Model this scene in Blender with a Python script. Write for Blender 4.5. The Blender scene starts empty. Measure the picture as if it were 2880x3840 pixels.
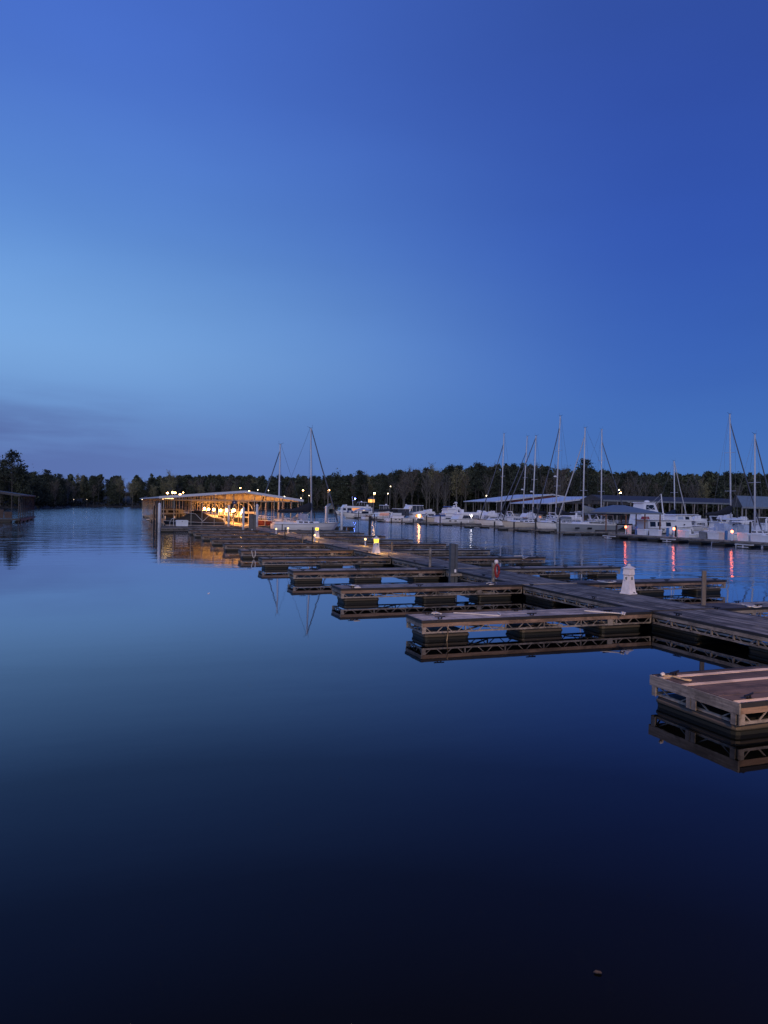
import bpy, math, random
from mathutils import Vector, Matrix
random.seed(7)
R = math.radians
scene = bpy.context.scene
COL = scene.collection
# ---------------------------------------------------------------- camera calibration (photo 2880x3840)
FPX, CAM_H = 2700.0, 3.55
YAW, PITCH, ROLL = R(20.6137), R(-.46898), R(1.19014)
def ray(px, py):
    x = (px - 1440) / FPX; y = -(py - 1920) / FPX
    c, s = math.cos(ROLL), math.sin(ROLL); x, y = c*x - s*y, s*x + c*y
    c, s = math.cos(PITCH), math.sin(PITCH); up = y*c + s; fw = -y*s + c
    c, s = math.cos(YAW), math.sin(YAW)
    return Vector((x*c + fw*s, -x*s + fw*c, up))
def at(px, py, z=0.0):
    r = ray(px, py); return r * ((z - CAM_H) / r.z) + Vector((0, 0, CAM_H))
def atY(px, py, Y):
    r = ray(px, py); return r * (Y / r.y) + Vector((0, 0, CAM_H))
def hor(px):
    return 1868 + 60 * px / 2880
def atD(px, D, py=None):
    """point on the water D metres along the view axis under photo column px"""
    p = at(px, hor(px) + FPX * CAM_H / D); return p
def depth(p):
    return p[0]*math.sin(YAW) + p[1]*math.cos(YAW)

# ---------------------------------------------------------------- mesh builder
class MB:
    def __init__(s): s.v = []; s.f = []
    def add(s, vs, fs):
        n = len(s.v); s.v += [tuple(p) for p in vs]; s.f += [tuple(i + n for i in f) for f in fs]; return s
    def box(s, x0, x1, y0, y1, z0, z1):
        return s.add([(x0,y0,z0),(x1,y0,z0),(x1,y1,z0),(x0,y1,z0),(x0,y0,z1),(x1,y0,z1),(x1,y1,z1),(x0,y1,z1)],
                     [(3,2,1,0),(4,5,6,7),(0,1,5,4),(1,2,6,5),(2,3,7,6),(3,0,4,7)])
    def bar(s, p, q, w, h=None):
        p, q = Vector(p), Vector(q); h = h or w; d = (q - p).normalized()
        u = Vector((0,0,1)) if abs(d.z) < .95 else Vector((0,1,0))
        a = d.cross(u).normalized() * w/2; b = a.cross(d).normalized() * h/2
        vs = [c + i*a + j*b for c in (p, q) for i, j in ((-1,-1),(1,-1),(1,1),(-1,1))]
        return s.add(vs, [(3,2,1,0),(4,5,6,7),(0,1,5,4),(1,2,6,5),(2,3,7,6),(3,0,4,7)])
    def tube(s, pts, r, n=6, r1=None):
        pts = [Vector(p) for p in pts]; rings = []; m = len(pts)
        for i, p in enumerate(pts):
            d = (pts[min(i+1, m-1)] - pts[max(i-1, 0)]).normalized()
            u = Vector((0,0,1)) if abs(d.z) < .9 else Vector((1,0,0))
            a = d.cross(u).normalized(); b = d.cross(a).normalized()
            rr = r if r1 is None else r + (r1 - r) * i / max(1, m-1)
            rings.append([p + rr*(math.cos(t)*a + math.sin(t)*b) for t in (2*math.pi*k/n for k in range(n))])
        return s.loft(rings, True, True)
    def loft(s, rings, closed=True, cap=True):
        n = len(rings[0]); vs = [p for r in rings for p in r]; fs = []
        for i in range(len(rings)-1):
            for k in range(n if closed else n-1):
                a = i*n + k; b = i*n + (k+1) % n; fs.append((a, b, b+n, a+n))
        if cap:
            fs.append(tuple(range(n-1, -1, -1))); fs.append(tuple(range((len(rings)-1)*n, len(rings)*n)))
        return s.add(vs, fs)
    def lathe(s, prof, n=16, c=(0,0,0), sq=False):
        rings = []
        for r, z in prof:
            ring = []
            for k in range(n):
                t = 2*math.pi*(k + (.5 if sq else 0))/n
                ring.append((c[0] + r*math.cos(t), c[1] + r*math.sin(t), c[2] + z))
            rings.append(ring)
        return s.loft(rings, True, True)
    def ball(s, c, r, n=10, m=6, sz=1.0):
        return s.lathe([(max(.001, r*math.sin(math.pi*i/m)), -sz*r*math.cos(math.pi*i/m)) for i in range(m+1)], n, c)
    def prof(s, pts, w0, w1=None, z0=None, z1=None, yo=0):
        """side profile (x,z) extruded across y; half width w0 at z0 -> w1 at z1"""
        zs = [p[1] for p in pts]; z0 = min(zs) if z0 is None else z0; z1 = max(zs) if z1 is None else z1
        w1 = w0 if w1 is None else w1
        W = lambda z: w0 + (w1 - w0) * (z - z0) / max(1e-6, z1 - z0)
        n = len(pts); vs = [(x, yo - W(z), z) for x, z in pts] + [(x, yo + W(z), z) for x, z in pts]
        fs = [tuple(range(n)), tuple(range(2*n-1, n-1, -1))]
        for i in range(n):
            j = (i+1) % n; fs.append((j, i, i+n, j+n))
        return s.add(vs, fs)
    def pane(s, pts, w0, w1, z0, z1, side, t=.02):
        W = lambda z: w0 + (w1 - w0) * (z - z0) / max(1e-6, z1 - z0)
        n = len(pts); a = [(x, side*(W(z) - .005), z) for x, z in pts]; b = [(x, side*(W(z) + t), z) for x, z in pts]
        fs = [tuple(range(n)), tuple(range(2*n-1, n-1, -1))] + [((i+1) % n, i, i+n, (i+1) % n + n) for i in range(n)]
        return s.add(a + b, fs)
    def build(s, name, mat, parent=None, smooth=False, loc=None, rz=0, fix=True):
        me = bpy.data.meshes.new(name); me.from_pydata(s.v, [], s.f)
        if fix:
            import bmesh
            bm = bmesh.new(); bm.from_mesh(me); bmesh.ops.recalc_face_normals(bm, faces=bm.faces); bm.to_mesh(me); bm.free()
        me.materials.append(mat)
        if smooth:
            for p in me.polygons: p.use_smooth = True
        o = bpy.data.objects.new(name, me); COL.objects.link(o)
        if parent: o.parent = parent
        if loc is not None: o.location = loc
        if rz: o.rotation_euler = (0, 0, rz)
        return o
def each(pieces, name, mat, parent, **k):
    for m_ in pieces: m_.build(name, M[mat], parent, **k)
def tag(o, label, cat, group=None, kind=None):
    if label: o['label'] = label
    if cat: o['category'] = cat
    if group: o['group'] = group
    if kind: o['kind'] = kind
    return o
def thing(name, label, cat, loc=(0,0,0), rz=0, group=None):
    o = bpy.data.objects.new(name, None); o.empty_display_size = .2; COL.objects.link(o)
    o.location = loc; o.rotation_euler = (0, 0, rz); return tag(o, label, cat, group)
KIDS = {}
def copy_tree(o, label=None, loc=None, rz=None):
    def rec(a, parent):
        c = a.copy(); COL.objects.link(c)
        if parent: c.parent = parent
        for ch in a.children: rec(ch, c)
        return c
    r = rec(o, None)
    if label: r['label'] = label
    if loc is not None: r.location = loc
    if rz is not None: r.rotation_euler = (0, 0, rz)
    return r
ORD = ['first','second','third','fourth','fifth','sixth','seventh','eighth','ninth','tenth','eleventh','twelfth','thirteenth',
       'fourteenth','fifteenth','sixteenth','seventeenth','eighteenth','nineteenth','twentieth']

# ---------------------------------------------------------------- materials
def newmat(name):
    m = bpy.data.materials.new(name); m.use_nodes = True; nt = m.node_tree
    return m, nt, nt.nodes['Principled BSDF'], nt.nodes.new, nt.links.new
def pbr(name, col, rough=.6, metal=0.0, var=.25, scale=6.0, stretch=(1,1,1), bump=.0, spec=None, island=0.0, patch=0.0):
    m, nt, b, N, L = newmat(name)
    tc = N('ShaderNodeTexCoord'); mp = N('ShaderNodeMapping'); mp.inputs['Scale'].default_value = stretch
    L(tc.outputs['Object'], mp.inputs['Vector'])
    nz = N('ShaderNodeTexNoise'); nz.inputs['Scale'].default_value = scale; nz.inputs['Detail'].default_value = 6
    nz.inputs['Roughness'].default_value = .65
    L(mp.outputs[0], nz.inputs['Vector'])
    mr = N('ShaderNodeMapRange'); mr.inputs['From Min'].default_value = .3; mr.inputs['From Max'].default_value = .7
    mr.inputs['To Min'].default_value = 1 - var; mr.inputs['To Max'].default_value = 1 + var * .6
    L(nz.outputs['Fac'], mr.inputs['Value']); fac = mr.outputs[0]
    if island:
        g = N('ShaderNodeNewGeometry'); m2 = N('ShaderNodeMapRange')
        m2.inputs['To Min'].default_value = 1 - island; m2.inputs['To Max'].default_value = 1 + island
        L(g.outputs['Random Per Island'], m2.inputs['Value'])
        mu = N('ShaderNodeMath'); mu.operation = 'MULTIPLY'; L(fac, mu.inputs[0]); L(m2.outputs[0], mu.inputs[1]); fac = mu.outputs[0]
    if patch:                                            # damp and worn patches
        n2 = N('ShaderNodeTexNoise'); n2.inputs['Scale'].default_value = 1.4; n2.inputs['Detail'].default_value = 5; n2.inputs['Roughness'].default_value = .7; L(tc.outputs['Object'], n2.inputs['Vector'])
        m3 = N('ShaderNodeMapRange'); m3.interpolation_type = 'SMOOTHSTEP'; m3.inputs['From Min'].default_value = .40; m3.inputs['From Max'].default_value = .56
        m3.inputs['To Min'].default_value = 1 - patch; m3.inputs['To Max'].default_value = 1 + patch*.25; L(n2.outputs['Fac'], m3.inputs['Value'])
        mu = N('ShaderNodeMath'); mu.operation = 'MULTIPLY'; L(fac, mu.inputs[0]); L(m3.outputs[0], mu.inputs[1]); fac = mu.outputs[0]
    vm = N('ShaderNodeVectorMath'); vm.operation = 'SCALE'; vm.inputs[0].default_value = col[:3]
    L(fac, vm.inputs['Scale']); L(vm.outputs[0], b.inputs['Base Color'])
    b.inputs['Roughness'].default_value = rough; b.inputs['Metallic'].default_value = metal
    if spec is not None: b.inputs['Specular IOR Level'].default_value = spec
    if bump:
        bp = N('ShaderNodeBump'); bp.inputs['Strength'].default_value = bump; bp.inputs['Distance'].default_value = .01
        L(nz.outputs['Fac'], bp.inputs['Height']); L(bp.outputs[0], b.inputs['Normal'])
    return m
def glow(name, col, strength):
    m, nt, b, N, L = newmat(name)
    b.inputs['Base Color'].default_value = (*[min(1, c*.8) for c in col], 1)
    b.inputs['Emission Color'].default_value = (*col, 1); b.inputs['Emission Strength'].default_value = strength
    return m
M = {}
M['deck_mid'] = pbr('grey_deck_lengthwise', (.24,.225,.215), .85, var=.45, scale=9, stretch=(.12,3,3), bump=.5, island=.45, patch=0.45)
M['deck_x'] = pbr('weathered_deck_lengthwise', (.42,.37,.335), .85, var=.4, scale=9, stretch=(.12,3,3), bump=.5, island=.28, patch=0.4)
M['deck_y'] = pbr('weathered_walkway_boards', (.165,.155,.14), .85, var=.5, scale=9, stretch=(3,.12,3), bump=.5, island=.6, patch=0.45)
M['deck_dark'] = pbr('dark_wet_boards', (.07,.066,.068), .8, var=.4, scale=9, stretch=(.3,3,3), bump=.4, island=.25, patch=0.4)
M['deck_far'] = pbr('pale_old_boards', (.31,.285,.265), .85, var=.35, scale=8, stretch=(.2,3,3), bump=.4, island=.3, patch=0.4)
M['board_light'] = pbr('fresh_pale_board', (.76,.57,.41), .8, var=.3, scale=9, stretch=(.12,3,3), bump=.4, island=.08, patch=0.3)
M['board_brown'] = pbr('worn_brown_board', (.10,.07,.06), .85, var=.45, scale=9, stretch=(.12,3,3), bump=.5, island=.25, patch=0.4)
M['fascia'] = pbr('brown_fascia_board', (.22,.15,.115), .8, var=.45, scale=7, stretch=(.25,2,3), bump=.5, island=.18, patch=0.45)
M['fascia_grey'] = pbr('grey_fascia_board', (.22,.205,.195), .85, var=.5, scale=7, stretch=(.3,.3,4), bump=.6, island=.2, patch=0.4)
M['bumper'] = pbr('black_rubber_bumper', (.018,.018,.02), .6, var=.3, bump=.3, scale=14, patch=0.3)
M['steel'] = pbr('galvanised_steel', (.27,.245,.22), .55, .3, var=.4, scale=9, bump=.1, patch=0.45)
M['steel_dark'] = pbr('dark_painted_steel', (.09,.105,.125), .5, .2, var=.3, scale=5)
M['pile_wood'] = pbr('weathered_pile_wood', (.16,.14,.125), .9, var=.4, scale=6, stretch=(4,4,.4), bump=.6)
M['pile_dark'] = pbr('dark_tarred_pile', (.02,.022,.03), .7, var=.3)
M['pvc'] = pbr('white_pile_sleeve', (.66,.68,.74), .4, var=.12, scale=3, patch=0.15)
M['white'] = pbr('white_gelcoat', (.84,.83,.86), .3, var=.07, scale=2)
M['white_paint'] = pbr('white_painted_fibreglass', (.82,.78,.8), .45, var=.1, scale=7, bump=.05, patch=0.14)
M['cream'] = pbr('cream_gelcoat', (.68,.62,.56), .35, var=.08, scale=2)
M['greyhull'] = pbr('grey_gelcoat', (.30,.33,.39), .3, var=.08, scale=2)
M['boxwhite'] = pbr('white_dock_box_plastic', (.72,.76,.82), .5, var=.1, scale=3)
M['tarp_dark'] = pbr('black_canvas', (.018,.02,.03), .85, var=.35, scale=5, bump=.4)
M['tarp_blue'] = pbr('blue_canvas', (.05,.09,.25), .8, var=.3, scale=5, bump=.4)
M['tarp_pale'] = pbr('pale_blue_canvas', (.42,.50,.66), .8, var=.2, scale=4, bump=.4)
M['tarp_grey'] = pbr('grey_canvas', (.2,.22,.25), .8, var=.25, scale=4, bump=.4)
M['tarp_brown'] = pbr('dark_brown_boat_cover', (.035,.03,.03), .85, var=.4, scale=4, bump=.5)
M['glass'] = pbr('dark_boat_glass', (.012,.014,.02), .08, var=.1)
M['clear'] = pbr('smoky_vinyl', (.05,.06,.08), .15, var=.2)
M['darkred'] = pbr('dark_red_hull_paint', (.09,.02,.025), .4, var=.2)
M['navy'] = pbr('dark_navy_hull_paint', (.012,.018,.03), .35, var=.2)
M['teak'] = pbr('teak_trim', (.24,.12,.07), .6, var=.3, scale=8)
M['alu'] = pbr('mast_aluminium', (.60,.62,.68), .45, .0, var=.12, scale=2)
M['rig'] = pbr('rigging_wire', (.09,.1,.13), .5, .5, var=.1)
M['furl'] = pbr('furled_sail_cloth', (.10,.11,.15), .8, var=.3, scale=4)
M['furl_pale'] = pbr('pale_furled_sail', (.5,.5,.53), .8, var=.2, scale=4)
M['rope'] = pbr('white_rope', (.7,.66,.62), .9, var=.2, scale=60, bump=.5)
M['rope_tan'] = pbr('tan_rope', (.5,.37,.22), .9, var=.25, scale=60, bump=.5)
M['iron'] = pbr('black_iron', (.02,.02,.022), .5, .6, var=.2)
M['red'] = pbr('red_hose_rubber', (.32,.025,.03), .55, var=.35, scale=18, bump=.3)
M['pedblue'] = pbr('blue_pedestal_plastic', (.05,.18,.42), .5, var=.15)
M['roof_metal'] = pbr('pale_metal_roofing', (.74,.77,.82), .42, .1, var=.14, scale=1.2, stretch=(1,.2,1))
M['roof_edge'] = pbr('white_roof_fascia', (.6,.62,.68), .5, var=.1)
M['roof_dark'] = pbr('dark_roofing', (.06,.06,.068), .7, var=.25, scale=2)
M['roof_blue'] = pbr('slate_blue_roofing', (.15,.2,.27), .6, var=.15, scale=2)
M['cover_steel'] = pbr('cover_frame_steel', (.34,.31,.28), .6, .1, var=.2, scale=3)
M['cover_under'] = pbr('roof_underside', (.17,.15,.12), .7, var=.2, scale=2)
M['rust_beam'] = pbr('rust_red_beam', (.16,.055,.04), .8, var=.3)
M['frame_dark'] = pbr('shade_darkened_frame', (.06,.058,.06), .7, var=.25)  # darker copy of the frame steel; shade inside the shelters is in this colour
M['panel_brown'] = pbr('brown_siding', (.075,.052,.045), .8, var=.25, scale=3)
M['concrete'] = pbr('pale_dock_planks', (.34,.29,.25), .85, var=.25, scale=5, bump=.2, patch=0.3)
M['siding'] = pbr('grey_green_siding', (.2,.22,.22), .8, var=.15)
M['sign'] = pbr('dark_blue_sign', (.02,.025,.07), .5, var=.1)
M['sign_pale'] = pbr('pale_sign_paint', (.3,.33,.5), .5, var=.1)
M['bark'] = pbr('tree_bark', (.07,.06,.055), .95, var=.4, scale=3)
M['bark_pale'] = pbr('pale_bark', (.17,.155,.14), .95, var=.4, scale=3)
def leafmat(name, col, isl=.5):
    return pbr(name, col, .9, var=.35, scale=.25, island=isl, spec=.1)
M['pine'] = leafmat('pine_needles', (.056,.066,.048))
M['ever'] = leafmat('dark_evergreen_leaves', (.074,.085,.056))
M['bud'] = leafmat('early_spring_buds', (.26,.235,.13))
M['twig'] = leafmat('bare_twigs', (.15,.122,.10))
M['twig2'] = leafmat('grey_twigs', (.125,.113,.105))
M['brush'] = leafmat('shore_brush', (.032,.034,.024))
M['ground'] = pbr('shore_earth', (.055,.048,.038), .95, var=.4, scale=.3)
M['lamp_amber'] = glow('amber_lamp', (1,.62,.25), 3.2)
M['lamp_globe'] = glow('warm_globe_lamp', (1,.56,.2), 95)
M['lamp_yellow'] = glow('yellow_lantern', (1,.60,.05), 2.6)
M['string_bulb'] = glow('string_light_bulb', (1,.62,.25), 4.5)
M['lamp_far'] = glow('faint_shore_lamp', (1,.8,.5), 5)
M['lamp_cover'] = glow('cover_globe_lamp', (1,.50,.15), 42)
M['lamp_shore'] = glow('sodium_shore_lamp', (1,.52,.18), 30)
M['lamp_white'] = glow('white_shore_lamp', (1,.8,.5), 9)
M['lamp_red'] = glow('red_dock_lamp', (1,.15,.05), 18)
M['lamp_blue'] = glow('blue_mast_lamp', (.12,.2,1), 120)
M['lit_window'] = glow('lit_cabin_window', (1,.34,.08), .75)
M['lit_lamp'] = glow('cabin_lamp', (1,.7,.35), 9)
M['lit_curtain'] = glow('curtained_window', (.8,.38,.3), .18)
M['lit_house'] = glow('lit_house_window', (1,.5,.13), 1.6)
# black floats with a tide stain
def floatmat():
    m, nt, b, N, L = newmat('black_float_with_tide_line')
    tc = N('ShaderNodeTexCoord'); sp = N('ShaderNodeSeparateXYZ'); L(tc.outputs['Object'], sp.inputs[0])
    nz = N('ShaderNodeTexNoise'); nz.inputs['Scale'].default_value = 3; nz.inputs['Detail'].default_value = 6; L(tc.outputs['Object'], nz.inputs['Vector'])
    ma = N('ShaderNodeMath'); ma.operation = 'MULTIPLY_ADD'; ma.inputs[1].default_value = .035; L(nz.outputs['Fac'], ma.inputs[0]); L(sp.outputs['Z'], ma.inputs[2])
    cr = N('ShaderNodeValToRGB'); el = cr.color_ramp.elements
    el[0].position = .0; el[0].color = (.008,.010,.007,1); el[1].position = 1; el[1].color = (.013,.0145,.016,1)
    for p, c in ((.10,(.010,.012,.008,1)),(.125,(.06,.05,.035,1)),(.155,(.075,.062,.045,1)),(.17,(.015,.016,.016,1))):
        e = el.new(p); e.color = c
    L(ma.outputs[0], cr.inputs[0])
    L(cr.outputs[0], b.inputs['Base Color']); b.inputs['Roughness'].default_value = .55
    return m
M['float'] = floatmat()
# ---------------------------------------------------------------- sky, sun, water, camera
def s2l(c): return tuple(((v/255)/12.92 if v/255 <= .04045 else ((v/255+.055)/1.055)**2.4) for v in c) + (1,)
world = bpy.data.worlds.new("World"); scene.world = world; world.use_nodes = True
nt = world.node_tree; N = nt.nodes.new; L = nt.links.new
bg = nt.nodes['Background']
tc = N('ShaderNodeTexCoord'); sp = N('ShaderNodeSeparateXYZ'); L(tc.outputs['Generated'], sp.inputs[0])
def ramp(stops):
    cr = N('ShaderNodeValToRGB'); el = cr.color_ramp.elements; cr.color_ramp.interpolation = 'EASE'
    el[0].position, el[0].color = stops[0][0], s2l(stops[0][1]); el[1].position, el[1].color = stops[-1][0], s2l(stops[-1][1])
    for p, c in stops[1:-1]: e = el.new(p); e.color = s2l(c)
    cr.color_ramp.interpolation = 'CARDINAL'
    L(sp.outputs['Z'], cr.inputs[0]); return cr.outputs[0]
SKY_GLOW = [(0,(96,120,180)),(.06,(98,126,184)),(.12,(108,147,202)),(.20,(119,165,220)),(.32,(98,145,213)),(.46,(80,122,208)),(.62,(68,104,196)),(1,(54,82,170))]
SKY_FAR = [(0,(80,116,178)),(.07,(70,112,182)),(.16,(61,102,181)),(.30,(52,88,175)),(.46,(49,80,167)),(.62,(48,76,156)),(1,(40,62,142))]
rg, rf = ramp(SKY_GLOW), ramp(SKY_FAR)
# azimuth factor: afterglow lies to the left of the picture
az = R(-38); xy = N('ShaderNodeCombineXYZ'); L(sp.outputs['X'], xy.inputs[0]); L(sp.outputs['Y'], xy.inputs[1])
nm = N('ShaderNodeVectorMath'); nm.operation = 'NORMALIZE'; L(xy.outputs[0], nm.inputs[0])
dt = N('ShaderNodeVectorMath'); dt.operation = 'DOT_PRODUCT'; L(nm.outputs[0], dt.inputs[0]); dt.inputs[1].default_value = (math.sin(az), math.cos(az), 0)
mr = N('ShaderNodeMapRange'); mr.interpolation_type = 'SMOOTHERSTEP'; mr.inputs['From Min'].default_value = .05; mr.inputs['From Max'].default_value = 1.05
L(dt.outputs['Value'], mr.inputs['Value'])
mx = N('ShaderNodeMix'); mx.data_type = 'RGBA'; L(mr.outputs[0], mx.inputs['Factor']); L(rf, mx.inputs['A']); L(rg, mx.inputs['B'])
# thin grey-violet stratus low over the left shore
mp = N('ShaderNodeMapping'); mp.inputs['Scale'].default_value = (2.4, 2.4, 17); mp.inputs['Rotation'].default_value = (R(3), R(4), 0); L(tc.outputs['Generated'], mp.inputs[0])
nz = N('ShaderNodeTexNoise'); nz.inputs['Scale'].default_value = 1.5; nz.inputs['Detail'].default_value = 5; nz.inputs['Roughness'].default_value = .5; L(mp.outputs[0], nz.inputs['Vector'])
c1 = N('ShaderNodeMapRange'); c1.interpolation_type = 'SMOOTHSTEP'; c1.inputs['From Min'].default_value = .42; c1.inputs['From Max'].default_value = .62; L(nz.outputs['Fac'], c1.inputs['Value'])
c2 = N('ShaderNodeValToRGB'); e = c2.color_ramp.elements; e[0].position = 0; e[0].color = (.55,.55,.55,1); e[1].position = .15; e[1].color = (0,0,0,1)
k = e.new(.085); k.color = (1,1,1,1); L(sp.outputs['Z'], c2.inputs[0])
c3 = N('ShaderNodeMapRange'); c3.inputs['From Min'].default_value = .58; c3.inputs['From Max'].default_value = .86; L(dt.outputs['Value'], c3.inputs['Value'])
m1 = N('ShaderNodeMath'); m1.operation = 'MULTIPLY'; L(c1.outputs[0], m1.inputs[0]); L(c2.outputs[0], m1.inputs[1])
m2 = N('ShaderNodeMath'); m2.operation = 'MULTIPLY'; L(m1.outputs[0], m2.inputs[0]); L(c3.outputs[0], m2.inputs[1])
m3 = N('ShaderNodeMath'); m3.operation = 'MULTIPLY'; L(m2.outputs[0], m3.inputs[0]); m3.inputs[1].default_value = .66
mc = N('ShaderNodeMix'); mc.data_type = 'RGBA'; L(m3.outputs[0], mc.inputs['Factor']); L(mx.outputs['Result'], mc.inputs['A']); mc.inputs['B'].default_value = s2l((84,103,160))
# the soft sun further down is added from behind, not part of this sky
# very faint unevenness of the dusk haze
hz = N('ShaderNodeTexNoise'); hz.inputs['Scale'].default_value = 1.0; hz.inputs['Detail'].default_value = 4
mph = N('ShaderNodeMapping'); mph.inputs['Scale'].default_value = (1.6, 1.6, 5); L(tc.outputs['Generated'], mph.inputs[0]); L(mph.outputs[0], hz.inputs['Vector'])
hr = N('ShaderNodeMapRange'); hr.inputs['From Min'].default_value = .3; hr.inputs['From Max'].default_value = .7; hr.inputs['To Min'].default_value = .945; hr.inputs['To Max'].default_value = 1.055; L(hz.outputs['Fac'], hr.inputs['Value'])
hm = N('ShaderNodeVectorMath'); hm.operation = 'SCALE'; L(mc.outputs['Result'], hm.inputs[0]); L(hr.outputs[0], hm.inputs['Scale'])
L(hm.outputs[0], bg.inputs['Color']); bg.inputs['Strength'].default_value = 1.0

sun = bpy.data.lights.new('sun', 'SUN'); sun.energy = 1.0; sun.angle = R(40); sun.color = (1, .95, .92)  # weak wide sun added behind the viewpoint to lift camera-facing faces
so = bpy.data.objects.new('sun', sun); COL.objects.link(so)
so.rotation_euler = (Vector((-.42, -.80, .42))).to_track_quat('Z', 'Y').to_euler()

cam = bpy.data.cameras.new('camera'); co = bpy.data.objects.new('camera', cam); COL.objects.link(co)
cam.sensor_fit = 'VERTICAL'; cam.sensor_height = 36; cam.lens = 36 * FPX / 3840; cam.clip_end = 6000; cam.clip_start = .05
fw = Vector((math.sin(YAW)*math.cos(PITCH), math.cos(YAW)*math.cos(PITCH), math.sin(PITCH)))
right0 = Vector((math.cos(YAW), -math.sin(YAW), 0)); up0 = right0.cross(fw)
c, s = math.cos(ROLL), math.sin(ROLL)
rt = right0*c + up0*s; up = -right0*s + up0*c
mw = Matrix((( rt.x, up.x, -fw.x, 0), (rt.y, up.y, -fw.y, 0), (rt.z, up.z, -fw.z, CAM_H), (0,0,0,1)))
co.matrix_world = mw; scene.camera = co
scene.view_settings.view_transform = 'Standard'; scene.view_settings.look = 'None'; scene.view_settings.gamma = 1; scene.view_settings.exposure = 0
cy = scene.cycles; cy.use_denoising = True; cy.max_bounces = 6; cy.diffuse_bounces = 2; cy.glossy_bounces = 3; cy.transmission_bounces = 2
cy.transparent_max_bounces = 4; cy.sample_clamp_indirect = 6; cy.caustics_reflective = False; cy.caustics_refractive = False
try: cy.denoiser = 'OPENIMAGEDENOISE'
except Exception: pass

# water
m, nt2, b, N, L = newmat('lake_water')
b.inputs['IOR'].default_value = 1.33; b.inputs['Specular IOR Level'].default_value = .5
g = N('ShaderNodeNewGeometry'); sp = N('ShaderNodeSeparateXYZ'); L(g.outputs['Position'], sp.inputs[0])
def noise(scale, stretch, detail=3, rot=0):
    mp = N('ShaderNodeMapping'); mp.inputs['Scale'].default_value = stretch; mp.inputs['Rotation'].default_value = (0, 0, R(rot)); L(g.outputs['Position'], mp.inputs[0])
    n = N('ShaderNodeTexNoise'); n.inputs['Scale'].default_value = scale; n.inputs['Detail'].default_value = detail; L(mp.outputs[0], n.inputs['Vector']); return n.outputs['Fac']
def math_(op, a, bb):
    n = N('ShaderNodeMath'); n.operation = op
    for i, v in enumerate((a, bb)):
        if isinstance(v, (int, float)): n.inputs[i].default_value = v
        else: L(v, n.inputs[i])
    return n.outputs[0]
def mrange(v, a, bb, c=0, d=1):
    n = N('ShaderNodeMapRange'); n.interpolation_type = 'SMOOTHSTEP'
    for k, x in zip(('From Min','From Max','To Min','To Max'), (a, bb, c, d)): n.inputs[k].default_value = x
    L(v, n.inputs['Value']); return n.outputs[0]
# wind reaches the open lake (far from the slips), the basin inside the docks lies calm
openl = math_('ADD', sp.outputs['Y'], math_('MULTIPLY', noise(.03, (1,1,1), 3), 30))
wind = mrange(openl, 45, 150)
chan = mrange(math_('ADD', sp.outputs['X'], math_('MULTIPLY', noise(.05, (1,1,1), 3), 6)), 26, 44)
wind = math_('MAXIMUM', wind, math_('MULTIPLY', chan, .75))
ripple = noise(.8, (.5, 1.2, 1), 4, 12); swell = noise(.35, (.5, 1.4, 1), 2, -8)
h = math_('ADD', math_('MULTIPLY', ripple, .6), math_('MULTIPLY', swell, .8))
bp = N('ShaderNodeBump'); bp.inputs['Distance'].default_value = .09
L(math_('ADD', math_('MULTIPLY', wind, 1.7), math_('ADD', .024, math_('MULTIPLY', mrange(noise(.09, (.5,1.2,1), 4), .45, .75), .07))), bp.inputs['Strength']); L(h, bp.inputs['Height']); L(bp.outputs[0], b.inputs['Normal'])
# still dark water: dull body under a mirror whose strength follows the angle of view (Fresnel-like curve)
b.inputs['Base Color'].default_value = (.0019, .0023, .0018, 1); b.inputs['Roughness'].default_value = 1; b.inputs['Specular IOR Level'].default_value = 0
gl = N('ShaderNodeBsdfGlossy'); L(math_('ADD', math_('MULTIPLY', wind, .09), .022), gl.inputs['Roughness']); L(bp.outputs[0], gl.inputs['Normal']); gl.inputs['Color'].default_value = (.85,.90,1,1)
lw = N('ShaderNodeLayerWeight'); lw.inputs['Blend'].default_value = .5; L(bp.outputs[0], lw.inputs['Normal'])
cr = N('ShaderNodeValToRGB'); el = cr.color_ramp.elements
FR = [(0,1.0),(.075,.88),(.15,.58),(.19,.41),(.215,.325),(.335,.12),(.46,.046),(.58,.016),(1,.012)]
el[0].position, el[0].color = 0, (.02,)*3+(1,); el[1].position, el[1].color = 1, (1,1,1,1)
for c_, f_ in FR[1:-1]: e = el.new(1-c_); e.color = (f_, f_, f_, 1)
L(lw.outputs['Facing'], cr.inputs[0])
ms = N('ShaderNodeMixShader'); L(cr.outputs[0], ms.inputs[0]); L(b.outputs[0], ms.inputs[1]); L(gl.outputs[0], ms.inputs[2])
L(ms.outputs[0], nt2.nodes['Material Output'].inputs['Surface'])
M['water'] = m
w = MB(); w.add([(-2500,-400,0),(2500,-400,0),(2500,3500,0),(-2500,3500,0)], [(0,1,2,3)])
tag(w.build('water', M['water'], fix=False), 'calm dark blue lake water reflecting the dusk sky', 'water', kind='structure')
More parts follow.
